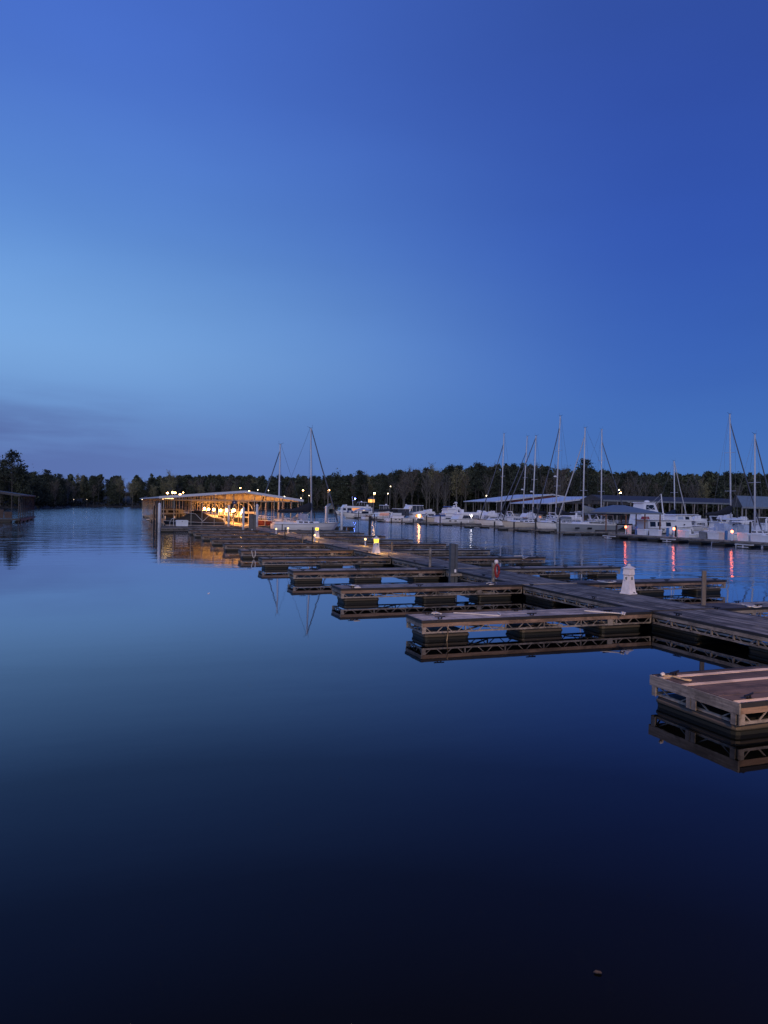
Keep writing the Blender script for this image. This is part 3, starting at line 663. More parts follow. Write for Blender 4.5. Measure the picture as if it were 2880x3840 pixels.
# --- the lit covered dock at the end of the walkway
CY0, CY1 = 97.5, 168.0
cx0, cx1, cxr = atY(597,1864,96.9).x+.6, atY(1138,1876,96.9).x-.6, atY(920,1840,96.9).x
cd = thing('covered_dock', 'large open boat shelter lit from inside by warm lamps, at the end of the walkway', 'covered dock', (0, CY0, 0))
LEN = CY1-CY0
ZE, ZR = atY(597,1864,CY0-.6).z, atY(920,1841,CY0-.6).z
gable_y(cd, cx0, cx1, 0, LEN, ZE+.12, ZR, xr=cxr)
for y in (0, 24, 48, LEN): eave_front(cd, y, cx0, cx1, ZE, ZR, xr=cxr)
def vpost(root, x, y, z0, z1, w=.1, mat='cover_steel'):
    mb = MB(); mb.box(x-w/2, x+w/2, y-w/2, y+w/2, z0, z1); return mb.build('post', M[mat], root)
def roof_z(x): 
    return ZE + (ZR-ZE)*(1-abs(x-cxr)/((cxr-cx0) if x < cxr else (cx1-cxr))) - .1
for k in range(17):
    y = k*LEN/16
    vpost(cd, cx0, y, -.6, ZE, .09); vpost(cd, cx1, y, -.6, ZE, .09)
    if k % 1 == 0: vpost(cd, WX0-.15, y, .3, roof_z(WX0), .09); vpost(cd, WX1+.15, y, .3, roof_z(WX1), .09)
for k in range(12): vpost(cd, 10.1, 2+k*5.6, .3, roof_z(10.1), .08)
for x in (7.4, 9.6, 11.0, 12.6, 14.0, 19.4, 20.6, 21.8, 23.0): vpost(cd, x, .05, .3, roof_z(x), .08)
mb = MB(); mb.box(WX0, WX1, 0, LEN, .40, DZ); mb.build('walk_deck', M['concrete'], cd)
for k in range(12):
    y = k*LEN/12
    for xa, xb in ((cx0+.3, WX0-.04), (WX1+.04, cx1-.3)): mb = MB(); mb.box(xa, xb, y+.3, y+1.2, .42, DZ-.02); mb.build('slip_deck', M['concrete'], cd)
for k in range(12):
    y = k*LEN/12
    for x in (6.0, 10.2, WX1+1.6, WX1+6.5): f = MB(); float_block(f, x, x+1.6, y+.32, y+1.18, .40); f.build('float', M['float'], cd)
for k in range(10):                                     # curved timber braces over the walk
    y = 1.2 + k*7.0; mb = MB()
    for s, xe in ((-1, WX0-.1), (1, WX1+.1)):
        xm = (WX0+WX1)/2; pts = []
        for i in range(9):
            u = i/8*math.pi/2; pts.append((xm + s*(xm-WX0+.1)*math.sin(u), y, 2.75 + .95*math.cos(u)))
        mb.tube(pts, .06, 6)
    mb.build('arched_brace', M['cover_steel'], cd)
sp_ = atY(879, 1884, CY0-.2)
t = thing('gable_sign', 'small dark blue sign with a pale roundel at the gable of the lit shelter', 'sign', sp_)
mb = MB(); mb.box(-.32,.32,-.03,.03,-.22,.22); mb.build('board', M['sign'], t)
mb = MB()
mb.lathe([(.10,0),(.10,.012)], 14); 
o = mb.build('roundel', M['sign_pale'], t); o.rotation_euler = (R(90),0,0); o.location = (0,-.031,0)
# globe lamps along the covered walk
names = ['nearest of the row', 'second of the row', 'third of the row', 'fourth of the row', 'fifth of the row', 'sixth of the row', 'farthest of the row']
for i, (px, py, Y) in enumerate(((911,1915,99.2),(876,1914,107.6),(849,1914,115.4),(827,1914,122.6),(802,1911,132),(782,1910,140.6),(767,1907,147.8))):
    q = atY(px, py, Y)
    t = thing('dock_lamp', 'warm glowing globe lamp under the lit covered dock, ' + names[i], 'dock lamp', q, 0, 'globe lamps along the covered walk')
    mb = MB(); mb.ball((0,0,0), .24, 12, 8); mb.build('globe', M['lamp_cover'], t, smooth=True)
    mb = MB(); mb.tube([(-.2,.0,.05),(-.28,0,-.1),(-.28,0,DZ-q.z)], .03, 6); mb.build('stem', M['cover_steel'], t)
    bl = bpy.data.lights.new('dock_lamp_bulb', 'POINT'); bl.energy = 1250; bl.color = (1,.39,.09); bl.shadow_soft_size = .15
    bo = bpy.data.objects.new('dock_lamp_bulb', bl); COL.objects.link(bo); bo.parent = t; bo.location = (0,-.05,-.42)
t = thing('string_lights', 'string of small warm bulbs under the left eave of the lit covered dock', 'string lights', atY(612,1871,104))
q0 = atY(612,1871,104); prev = None
for k in range(10):
    q = atY(612+k*4.2, 1871-(k % 3)*.8, 104+k*2.2)-q0; mb = MB(); mb.ball(q, .085, 8, 5); mb.build('bulb', M['string_bulb'], t)
mb = MB(); mb.tube([atY(612+k*4.2, 1869.5-(k % 3)*.8, 104+k*2.2)-q0 for k in range(10)], .015, 4); mb.build('wire', M['iron'], t)
for i, (px, py, Y, w) in enumerate(((800,1950,106,.5),(815,1953,104,.3),(826,1950,107,.35),(833,1947,109,.6),(858,1951,104,.5))):
    q = atY(px, py, Y); x = q.x
    t = thing('dock_box', ['pale dock locker lit yellow, leftmost of those by the covered walk','small pale box between two lockers by the covered walk','narrow pale power box by the covered walk','broad pale dock locker lit yellow by the covered walk','pale dock locker nearest the white pile by the covered walk'][i], 'dock box', (min(x,WX0-.5), Y, DZ-.02), 0, 'lockers under the covered dock')
    mb = MB(); mb.box(-w/2,w/2,-.3,.3,0,.75); mb.build('body', M['boxwhite'], t)
    mb = MB(); mb.box(-w/2-.03,w/2+.03,-.33,.33,.752,.82); mb.build('lid', M['boxwhite'], t)
# outer front docks of the cover
for (Y, x0, lab) in ((86.8, 5.05, 'long low dock with a white pile at its outer end, just before the covered dock'),
                     (91.6, 5.3, 'long low dock next before the posts of the covered dock')):
    t = thing('outer_dock', lab, 'dock', (x0, Y+.6, 0), 0, 'docks at the covered dock front')
    finger(t, WX0-x0-.04, 1.2, 1.5, deckmat='deck_far', fmat='fascia_grey', floats=((.1,1.6),(4.1,5.6),(7.3,8.8)))
t = thing('outer_dock', 'low dock right of the walkway under the two moored sailboats', 'dock', (27.5, 96.4, 0), math.pi, 'docks at the covered dock front')
finger(t, 27.5-WX1-.04, 1.2, 1.5, deckmat='deck_far', fmat='fascia_grey', floats=((.1,1.6),(4.1,5.6),(7.3,8.8)))
q = at(662,1962,DZ)
def dock_box(loc, w, h, label, rz=0, mat='boxwhite', group='white dock boxes', d=.6):
    t = thing('dock_box', label, 'dock box', loc, rz, group)
    mb = MB(); mb.add([(-w/2+.03,-d/2+.03,0),(w/2-.03,-d/2+.03,0),(w/2-.03,d/2-.03,0),(-w/2+.03,d/2-.03,0),(-w/2,-d/2,h*.8),(w/2,-d/2,h*.8),(w/2,d/2,h*.8),(-w/2,d/2,h*.8)],
                      [(3,2,1,0),(4,5,6,7),(0,1,5,4),(1,2,6,5),(2,3,7,6),(3,0,4,7)]); mb.build('body', M[mat], t)
    mb = MB(); mb.prof([(-w/2-.03,h*.8+.004),(w/2+.03,h*.8+.004),(w/2+.02,h*.9),(w/2-.1,h),(-w/2+.1,h),(-w/2-.02,h*.9)], d/2+.03); mb.build('lid', M[mat], t)
    mb = MB(); mb.box(-.04,.04,-d/2-.045,-d/2-.012,h*.72,h*.84); mb.build('latch', M['iron'], t)
    return t
dock_box(Vector((8.0, 92.3, DZ)), 1.45, .75, 'white dock box on the low dock before the dark covered motorboat', d=.7)
mb = MB(); 
t = thing('wheel_rack', 'curved metal boarding rail on the low dock left of the white dock box', 'rail', Vector((6.9, 92.3, DZ)))
mb.tube([(-.35,0,0),(-.33,0,.5),(-.15,0,.85),(.1,0,1.0),(.3,0,.95)], .03, 6); mb.build('hoop', M['alu'], t)
mb = MB(); mb.tube([(.1,0,0),(.12,0,.98)], .025, 6); mb.build('upright', M['alu'], t)
# --- dark covered dock at the left edge
o_ = at(64,1962,0); Yn = 117.0; Yf = 138.0
X1 = o_.x; ZE2 = atY(43,1851,Yn).z
ld = thing('covered_dock', 'dark unlit boat shelter at the left edge of the picture', 'covered dock', (0, Yn, 0))
gable_y(ld, X1-24, X1, 0, Yf-Yn, ZE2-.1, ZE2+1.5, roof='roof_dark', edge='roof_dark', under='frame_dark', over=.25)
for k in range(10): vpost(ld, X1, k*(Yf-Yn)/9, -.5, ZE2-.1, .13, 'frame_dark'); vpost(ld, X1-10, k*(Yf-Yn)/9, .2, ZE2+.3, .13, 'frame_dark')
for k in range(1, 7): vpost(ld, X1-k*3.3, 0, .3, ZE2, .13, 'frame_dark')
mb = MB(); mb.box(X1-24, X1+.2, -.5, 0, .35, .62); mb.box(X1-.4, X1+.3, .02, Yf-Yn, .25, .62); mb.build('deck_frame', M['frame_dark'], ld)
mb = MB(); mb.box(X1-24, X1-2.0, .25, .4, .66, 1.9); mb.box(X1-1.9, X1-.9, .25, .4, .66, 1.6); mb.build('side_panel', M['panel_brown'], ld)
for k in range(4): f = MB(); float_block(f, X1-.6, X1+.2, k*5.4+.4, k*5.4+3.4, .24); f.build('float', M['float'], ld)
for k in range(6): f = MB(); float_block(f, X1-23+k*3.9, X1-20.4+k*3.9, -.45, .6, .34); f.build('float', M['float'], ld)
# --- covered docks of the right marina
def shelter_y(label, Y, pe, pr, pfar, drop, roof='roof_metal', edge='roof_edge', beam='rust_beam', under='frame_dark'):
    """near eave corner pe, ridge end pr (photo px), far eave corner column pfar"""
    E, Rg = atY(*pe, Y), atY(*pr, Y); Yf = Y*(pe[0]-475)/(pfar-475)
    t = thing('covered_dock', label, 'covered dock', (0, Y, 0), 0, 'boat shelters of the far marina')
    hw = Rg.x-E.x; x0, x1 = E.x, E.x+2*hw; L_ = Yf-Y
    gable_y(t, x0, x1, 0, L_, E.z, Rg.z, roof, edge, under, over=.3)
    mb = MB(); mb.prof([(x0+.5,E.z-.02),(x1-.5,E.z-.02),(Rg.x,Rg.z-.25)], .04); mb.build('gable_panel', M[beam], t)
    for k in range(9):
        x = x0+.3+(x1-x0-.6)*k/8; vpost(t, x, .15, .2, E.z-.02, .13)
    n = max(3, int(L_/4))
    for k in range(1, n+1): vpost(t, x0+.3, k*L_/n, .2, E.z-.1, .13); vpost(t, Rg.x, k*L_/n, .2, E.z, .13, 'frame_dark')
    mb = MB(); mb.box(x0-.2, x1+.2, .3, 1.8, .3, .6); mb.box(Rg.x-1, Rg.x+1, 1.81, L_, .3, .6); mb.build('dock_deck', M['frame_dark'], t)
    for k in range(6): f = MB(); float_block(f, x0+1+k*(x1-x0-4)/5.2, x0+3+k*(x1-x0-4)/5.2, .4, 1.7, .29); f.build('float', M['float'], t)
    return t
shelter_y('farther pale roofed boat shelter with a rust coloured gable in the far marina', 152, (1860,1879), (2069,1853), 1727, 0)
shelter_y('nearer pale roofed boat shelter behind the tallest masts in the far marina', 128, (2059,1886), (2256,1861), 1893, 0, beam='frame_dark')
def shelter_x(label, Y, pl, pr, yr, roof, edge, dpt=9, posts=12, zdrop=0):
    """ridge along x: near eave from pl to pr, ridge height row yr"""
    A, B = atY(*pl, Y), atY(*pr, Y); zr = atY(pl[0]+60, yr, Y+dpt).z
    t = thing('covered_dock', label, 'covered dock', (A.x, Y, 0), 0, 'boat shelters of the far marina')
    W = B.x-A.x; ze = A.z
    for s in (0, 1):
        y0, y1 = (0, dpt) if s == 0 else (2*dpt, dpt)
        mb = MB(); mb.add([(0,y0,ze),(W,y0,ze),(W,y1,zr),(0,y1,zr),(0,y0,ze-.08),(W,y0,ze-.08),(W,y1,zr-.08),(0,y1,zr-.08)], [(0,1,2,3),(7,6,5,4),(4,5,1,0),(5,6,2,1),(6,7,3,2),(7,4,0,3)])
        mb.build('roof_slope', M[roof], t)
    mb = MB(); mb.box(-.03, W+.03, -.05, -.005, ze-.28, ze+.02); mb.build('eave_fascia', M[edge], t)
    mb = MB(); mb.bar((-.04,0,ze-.1),(-.04,dpt,zr-.1),.05,.3); mb.bar((-.04,2*dpt,ze-.1),(-.04,dpt,zr-.1),.05,.3); mb.build('gable_fascia', M['roof_dark'], t)
    for xg in (-.01, W+.01): mb = MB(); mb.add([(xg-.008,.3,ze-.1),(xg-.008,2*dpt-.3,ze-.1),(xg-.008,dpt,zr-.12),(xg+.008,.3,ze-.1),(xg+.008,2*dpt-.3,ze-.1),(xg+.008,dpt,zr-.12)], [(0,1,2),(5,4,3),(0,3,4,1),(1,4,5,2),(2,5,3,0)]); mb.build('gable_panel', M['frame_dark'], t)
    for k in range(posts):
        x = .3+(W-.6)*k/(posts-1); vpost(t, x, .2, .2, ze-.1, .14); vpost(t, x, dpt, .2, zr-.2, .14, 'frame_dark')
        if k % 3 == 0: vpost(t, x+.8, .2, .2, ze-.1, .14)
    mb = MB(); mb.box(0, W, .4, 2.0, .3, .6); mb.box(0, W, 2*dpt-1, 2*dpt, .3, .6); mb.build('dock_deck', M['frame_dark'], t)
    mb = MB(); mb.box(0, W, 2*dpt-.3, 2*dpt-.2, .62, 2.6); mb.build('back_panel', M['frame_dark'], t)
    for k in range(8): f = MB(); float_block(f, 1+k*(W-4)/7, 3+k*(W-4)/7, .5, 1.9, .29); f.build('float', M['float'], t)
    return t
shelter_x('long dark roofed boat shelter behind the white trawler in the far marina', 112, (2262,1874), (2790,1875), 1858, 'roof_dark', 'tarp_grey', 3.5, 12)  # dark roofing carries the shade of a slope turned from the bright sky
shelter_x('slate blue roofed boat shelter at the right edge behind two masts', 92, (2783,1900), (3150,1906), 1861, 'roof_blue', 'tarp_grey', 1.3, 7)
# ---------------------------------------------------------------- boats (local +x = bow, z = 0 waterline)
def hull_secs(Lb, B, zs, zb, full=.35, rake=.9, stern=.88, zd=0):
    secs = []; n = 14
    for i in range(n+1):
        u = i/n; x = u*Lb
        b = B/2 * ((stern + (1-stern)*min(1, u/.4)) if u < .45 else max(.015, (1-((u-.45)/.55)**(2.2))**.75))
        z = zs + (zb-zs)*u**1.7; secs.append((x, b, z))
    return secs
def hull(root, Lb, B, zs, zb, mat='white', rake=.9, stern=.88, chine=.82, stripe=None, boot='navy', deck='white', bulwark=.1):
    S = hull_secs(Lb, B, zs, zb, rake=rake, stern=stern); rings = []
    for x, b, z in S:
        u = x/Lb; k = max(0, (u-.45)/.55); xo = lambda zz: x - rake*k**2*(1-(zz+.3)/(z+.3))
        c = chine*(1-.35*k)
        rings.append([(xo(z),-b,z),(xo(z*.55),-b*(1-(1-c)*.35),z*.55),(xo(.10),-b*c,.10),(xo(-.3),-b*c*.6,-.3),(xo(-.45),0,-.45),
                      (xo(-.3),b*c*.6,-.3),(xo(.10),b*c,.10),(xo(z*.55),b*(1-(1-c)*.35),z*.55),(xo(z),b,z)])
    mb = MB(); mb.loft(rings, False, False)
    mb.add(rings[0], [tuple(range(8,-1,-1))]); h = mb.build('hull', M[mat], root, smooth=False)
    mb = MB(); vs = []; fs = []
    for x, b, z in S: vs += [(x,-b+.03,z-bulwark),(x,b-.03,z-bulwark)]
    fs = [(2*i,2*i+2,2*i+3,2*i+1) for i in range(len(S)-1)]; mb.add(vs, fs); mb.build('deck', M[deck], root, fix=False)
    def band(f0, f1, m_, name):
        mb = MB()
        for s in (-1, 1):
            r = []
            for x, b, z in S:
                u = x/Lb; k = max(0, (u-.45)/.55); c = chine*(1-.35*k)
                def pt(f, o):
                    zz = z*f; xx = x - rake*k**2*(1-(zz+.3)/(z+.3))
                    if f >= .55: bb = b*(1-(1-c)*.35) + (b - b*(1-(1-c)*.35))*(f-.55)/.45
                    else: bb = b*c + (b*(1-(1-c)*.35)-b*c)*max(0,(zz-.1))/(z*.55-.1)
                    return (xx, s*(bb+o), zz)
                r.append([pt(f0,.0), pt(f0,.022), pt(f1,.022), pt(f1,.0)])
            mb.loft(r, True, True)
        return mb.build(name, M[m_], root)
    band(.955, 1.0, stripe or 'teak', 'rub_rail')
    if boot: band(.1/zs if zs else .1, .1/zs+.09, boot, 'waterline_stripe')
    return S
def half(S, x):
    for (x0,b0,z0),(x1,b1,z1) in zip(S, S[1:]):
        if x0 <= x <= x1: t = (x-x0)/(x1-x0); return b0+(b1-b0)*t, z0+(z1-z0)*t
    return S[-1][1], S[-1][2]
def rails(root, S, xa, xb, h=.55, n=6, mat='alu', inset=.08, r=.018):
    mb = MB()
    for s in (-1, 1):
        top = []
        for i in range(n+1):
            x = xa+(xb-xa)*i/n; b, z = half(S, x); y = s*max(.02, b-inset); mb.tube([(x,y,z-.05),(x,y,z+h)], r, 5); top.append((x,y,z+h))
        mb.tube(top, r, 5); mb.tube([(x,y,z-h*.5) for x,y,z in top], r*.7, 4)
    return mb.build('guard_rail', M[mat], root)
def house(root, pts, w0, w1, mat='white', name='cabin', yo=0):
    mb = MB(); mb.prof(pts, w0, w1); return mb.build(name, M[mat], root)
def windows(root, wins, w0, w1, z0, z1, mat='glass'):
    for k, (pts, m_) in enumerate(wins):
        for s in (-1, 1):
            mb = MB(); mb.pane(pts, w0, w1, z0, z1, s); mb.build('window', M[m_ or mat], root)
def quad(xa, xb, za, zb, sl=0, sr=0): return [(xa,za),(xb,za),(xb+sr,zb),(xa+sl,zb)]
def mast_rig(root, x, zb, top, Lb, S, r=.115, boom=None, cover='tarp_dark', fore=True, furl='furl', spreaders=2, lean=0, back=True, radar=None, spar='alu', foretop=.93, bowx=None, boomdir=-1):
    mb = MB(); mb.tube([(x,0,zb),(x+lean*.5,0,(zb+top)/2),(x+lean,0,top)], r, 8, r*.8); m_ = mb.build('mast', M[spar], root, smooth=True)
    P = lambda z: x + lean*(z-zb)/(top-zb)
    mb = MB(); mb.bar((P(top)-.25,0,top+.04),(P(top)+.25,0,top+.04),.04); mb.tube([(P(top)+.2,0,top+.05),(P(top)+.2,0,top+.5)],.012,4); mb.tube([(P(top)-.1,0,top+.05),(P(top)-.5,0,top+.22)],.015,4); mb.build('masthead_fitting', M['rig'], root)
    bx = bowx or Lb-.25; bz = half(S, min(bx, Lb))[1]
    if fore:
        zt = zb+(top-zb)*foretop; a, b2 = Vector((P(zt)+.08,0,zt)), Vector((bx,0,bz+.12)); mb = MB()
        mb.tube([a, a*.6+b2*.4+Vector((-.06,0,-.05)), a*.25+b2*.75, b2], .065, 6, .10); mb.build('furled_headsail', M[furl], root, smooth=True)
    mb = MB()
    if back: mb.tube([(P(top)-.1,0,top),(.15,0,half(S,.15)[1])], .016, 4)
    yb = half(S, x)[0]-.06
    for s in (-1, 1):
        pts = [(P(top)-.02,s*.03,top-.1)]
        for k in range(spreaders, 0, -1): z = zb+(top-zb)*k/(spreaders+1); pts.append((P(z)-.05, s*min(.9,yb*.75), z))
        pts.append((x-.1, s*yb, half(S,x)[1])); mb.tube(pts, .014, 4)
        z = zb+(top-zb)/(spreaders+1); mb.tube([(P(z),s*.03,z),(x-.4,s*yb,half(S,x)[1])], .012, 4)
    mb.build('stays', M['rig'], root)
    mb = MB()
    for k in range(1, spreaders+1):
        z = zb+(top-zb)*k/(spreaders+1)
        for s in (-1, 1): mb.tube([(P(z),0,z),(P(z)-.05,s*min(.9,yb*.75),z)], .03, 5)
    if spreaders: mb.build('spreaders', M[spar], root)
    if radar:
        mb = MB(); mb.lathe([(.05,-.1),(.25,-.06),(.27,.05),(.2,.13),(.02,.16)], 12, (P(radar)+.42*boomdir*-1,0,radar)); mb.bar((P(radar),0,radar-.1),(P(radar)-.42*boomdir,0,radar-.1),.05); mb.build('radar_dome', M['white'], root)
    if boom:
        xe, z0, z1 = boom; mb = MB(); mb.tube([(x+boomdir*.1,0,z0),(xe,0,z1)], .055, 6); bo = mb.build('boom', M[spar], root)
        if cover:
            rings = []
            for i in range(9):
                u = i/8; xx = x+boomdir*.02+(xe-x)*u; zz = z0+(z1-z0)*u - .10*math.sin(math.pi*u); hgt = .95*(1-u)**1.6 + .34 + .05*math.sin(9*u)
                ring = [(xx, .16*math.cos(t), zz-.12+(hgt)*(.5+.5*math.sin(t))) for t in (2*math.pi*k/8 for k in range(8))]; rings.append(ring)
            mb = MB(); mb.loft(rings, True, True); mb.build('sail_cover', M[cover], bo, smooth=True)
    return m_
def sailboat(label, loc, rz, Lb, B, top, mx=.58, zs=.85, zb=1.15, hullm='white', stripe='navy', boom=None, cover='tarp_dark', furl='furl', spreaders=1, radar=None, dodger=None, lean=0, cabin=(.33,.72), winm='glass', arch=False, foretop=.93, nwin=3, outb=False, rake=1.1, deck='white', spar='alu', bimini=None, coach=.42, group='sailboats'):
    t = thing('sailboat', label, 'sailboat', loc, rz, group)
    S = hull(t, Lb, B, zs, zb, hullm, rake, .74, .8, stripe, deck=deck)
    a, b2 = cabin[0]*Lb, cabin[1]*Lb; za = half(S, (a+b2)/2)[1]-.12; zt = za+.12+coach; w = B*.31
    house(t, [(a,za),(b2+.4,za),(b2-.1,zt-.12),(a+.5,zt),(a,zt)], w, w*.86)
    seg = (b2-a-.9)/nwin
    windows(t, [(quad(a+.35+k*seg, a+.35+k*seg+seg*.72, zt-.30, zt-.12), None) for k in range(nwin)], w, w*.86, za, zt, winm)
    mb = MB()
    for s in (-1, 1): mb.box(.25, a-.05, s*B*.30-.06, s*B*.30+.06, zs-.12, zs+.22)
    mb.box(.2,.32,-B*.28,B*.28,zs-.12,zs+.2); mb.build('cockpit_coaming', M['white'], t)
    mb = MB(); mb.tube([(.55*a,0,zs-.1),(.55*a,0,zs+.75)], .06, 6)
    pts = [(.55*a+.06, .36*math.cos(q), zs+.75+.36*math.sin(q)) for q in (2*math.pi*k/12 for k in range(13))]; mb.tube(pts, .02, 4); mb.build('steering_wheel', M['alu'], t)
    rails(t, S, Lb*.8, Lb-.15, .6, 3); rails(t, S, .1, Lb*.78, .55, 6, r=.012); 
    if dodger:
        mb = MB(); x0 = a-.1; mb.prof([(x0-.7,zt-.35),(x0+1.0,zt-.05),(x0+.55,zt+.5),(x0-.1,zt+.68),(x0-.75,zt+.6)], w*.95, w*.75); d_ = mb.build('dodger', M[dodger], t)
    if bimini:
        mb = MB(); mb.prof([(.3,zs+1.75),(a-.4,zs+1.85),(a-.5,zs+1.95),(.4,zs+1.9)], B*.34); mb.build('bimini', M[bimini], t)
        mb = MB()
        for s in (-1, 1):
            for x in (.4, a-.5): mb.tube([(a*.5,s*B*.33,zs),(x,s*B*.33,zs+1.8)], .018, 4)
        mb.build('bimini_frame', M['alu'], t)
    if arch:
        mb = MB()
        for s in (-1, 1): mb.tube([(a+1.2,s*w*1.05,zt-.2),(a+.2,s*w*1.1,zt+.75),(a-.2,s*w*1.1,zt+1.0),(a-1.0,s*w*1.1,zt+.98),(a-1.3,s*w*1.12,zs-.05)], .1, 6)
        mb.bar((a-.2,-w*1.1,zt+1.0),(a-.2,w*1.1,zt+1.0),.14); mb.bar((a-1.0,-w*1.1,zt+.98),(a-1.0,w*1.1,zt+.98),.14); mb.build('cockpit_arch', M['white'], t)
    if top: mast_rig(t, mx*Lb, zt-.1 if a < mx*Lb < b2 else za, top, Lb, S, boom=boom, cover=cover, furl=furl, spreaders=spreaders, radar=radar, lean=lean, foretop=foretop, spar=spar)
    mb = MB(); mb.tube([(Lb-.1,-.2,zb),(Lb+.25,0,zb+.03),(Lb-.1,.2,zb)], .05, 5); mb.build('bow_roller', M['iron'], t)
    return t
def place(xl, xr, yw, bow, Y=None):
    """boat lying along x between two photo columns with its waterline at row yw: location, rotation, length"""
    A = at(xl, yw) if Y is None else atY(xl, yw, Y); r = ray(xr, yw); B = Vector((r.x/r.y*A.y, A.y, 0)); A.z = 0
    return (B, math.pi, (B-A).length) if bow == 'L' else (A, 0, (B-A).length)
def mast_at(loc, rz, px_top, py_top, px_base):
    """x along the boat and height of a mast seen in photo px"""
    r = ray(px_base, 1930); X = r.x/r.y*loc.y; x = (loc.x-X) if rz else (X-loc.x); T = atY(px_top, py_top, loc.y)
    return x, T.z, ((T.x-X) * (-1 if rz else 1))
def cruiser(label, loc, rz, Lb, B, zs=1.1, zb=1.7, hullm='white', cab=None, wins=(), fly=None, hard=None, arch=None, sundeck=None, enclosure=None, railx=(.5,.97), platform=True, dome=None, extra=None, group='motor yachts', stripe='navy', stern=.9, boot='navy', deck='white', roofm='white', zk=1.0, cabm='white'):
    """cab: list of (x0,x1,z1,rake0,rake1,width); wins: list of (cab index, x0,x1,z0,z1,sl,sr,material)"""
    t = thing('motor_yacht', label, 'motor yacht', loc, rz, group)
    S = hull(t, Lb, B, zs, zb, hullm, 1.2, stern, .84, stripe, boot, deck); done = []; floor = zs-.1
    for (x0, x1, z0, z1, r0, r1, w) in cab:
        pts = [(x0,z0),(x1,z0),(x1+r1,z1),(x0+r0,z1)]; house(t, pts, w, w*.9, cabm, 'cabin'); done.append((w, w*.9, z0, z1))
        mb = MB(); mb.prof([(x0+r0-.25,z1+.004),(x1+r1+.25,z1+.004),(x1+r1+.22,z1+.10),(x0+r0-.2,z1+.10)], w*.96); mb.build('cabin_roof', M[roofm], t)
    for (ci, xa, xb, za, zb_, sl, sr, m_) in wins:
        w0, w1, z0, z1 = done[ci]
        for s in (-1, 1): mb = MB(); mb.pane(quad(xa, xb, za, zb_, sl, sr), w0, w1, z0, z1, s); mb.build('window', M[m_ or 'glass'], t)
    for (ci, m_) in [(i, 'glass') for i in range(len(cab))]:
        x0, x1, z0, z1, r0, r1, w = cab[ci]; h_ = z1-z0; mb = MB()   # front screen
        f0, f1 = .45, .9; mb.add([(x1+r1*f0+.02,-w*.8,z0+h_*f0),(x1+r1*f0+.02,w*.8,z0+h_*f0),(x1+r1*f1+.02,w*.74,z0+h_*f1),(x1+r1*f1+.02,-w*.74,z0+h_*f1),
                                 (x1+r1*f0-.03,-w*.8,z0+h_*f0),(x1+r1*f0-.03,w*.8,z0+h_*f0),(x1+r1*f1-.03,w*.74,z0+h_*f1),(x1+r1*f1-.03,-w*.74,z0+h_*f1)],
                                [(0,1,2,3),(7,6,5,4),(4,5,1,0),(5,6,2,1),(6,7,3,2),(7,4,0,3)]); mb.build('windscreen', M['glass'], t)
    if fly:
        x0, x1, z0, h_, w, m_ = fly; mb = MB(); mb.prof([(x0,z0),(x1+.3,z0),(x1-.25,z0+h_),(x1-.6,z0+h_),(x1-.8,z0+h_*.55),(x0+.2,z0+h_*.45),(x0,z0+h_*.4)], w, w*.95); mb.build('flybridge', M[m_], t)
        mb = MB(); mb.box(x0+.5,x0+1.1,-.4,.4,z0+h_*.45,z0+h_+.25); mb.build('helm_seat', M['white'], t)
        mb = MB(); mb.box(x1-1.3,x1-.8,-.3,.3,z0+h_*.5,z0+h_+.12); mb.build('helm_console', M['white'], t)
    if hard:
        x0, x1, zf, zt, w, encl = hard; mb = MB(); mb.prof([(x0,zt),(x1,zt),(x1+.12,zt+.06),(x1-.1,zt+.15),(x0+.1,zt+.15)], w, w*.92); mb.build('hardtop', M['white'], t)
        mb = MB()
        for s in (-1, 1):
            for x, dx in ((x0+.15,0),(x0+(x1-x0)*.4,0),(x0+(x1-x0)*.7,0),(x1-.15,.35)): mb.tube([(x+dx,s*w*.92,zf),(x,s*w*.9,zt)], .035, 5)
        mb.build('hardtop_posts', M['white'], t)
        if encl:
            for k in range(3):
                xa, xb = x0+.2+(x1-x0-.35)*k/3+.05, x0+.2+(x1-x0-.35)*(k+1)/3-.05
                for s in (-1, 1): mb = MB(); mb.pane([(xa,zf+.02),(xb,zf+.02),(xb,zt-.02),(xa,zt-.02)], w*.9, w*.9, zf, zt, s); mb.build('enclosure_panel', M[encl], t)
    if arch:
        x, zf, zt, w = arch; mb = MB()
        for s in (-1, 1): mb.bar((x,s*w,zf),(x-.55,s*w*.85,zt),.3,.12)
        mb.bar((x-.55,-w*.87,zt),(x-.55,w*.87,zt),.32,.12); mb.build('radar_arch', M['white'], t)
    if dome:
        x, z, r = dome; mb = MB(); mb.lathe([(r*.5,0),(r,.08),(r*1.02,.22),(r*.7,.34),(.02,.4)], 12, (x,0,z)); mb.build('radar_dome', M['white'], t, smooth=True)
    if railx: rails(t, S, railx[0]*Lb, railx[1]*Lb, .65, 6)
    if platform: mb = MB(); mb.box(-.75,.03,-B*.4,B*.4,.22,.34); mb.build('swim_platform', M['white'], t)
    for k in range(3):
        x = Lb*(.3+.2*k); b, z = half(S, x)
        for s in (-1, 1): mb = MB(); mb.lathe([(.02,-.32),(.11,-.26),(.13,0),(.11,.26),(.02,.32)], 8, (x, s*(b+.08), z*.55)); mb.build('fender', M['white'], t)
    for k in range(2):
        xx = Lb*(.16+.1*k); bb, z = half(S, xx)
        for s in (-1, 1): mb = MB(); mb.box(xx-.22, xx+.22, min(s*(bb*.93), s*(bb+.005)), max(s*(bb*.93), s*(bb+.005)), z*.62, z*.78); mb.build('porthole', M['glass'], t)
    t.scale.z = zk
    return t, S
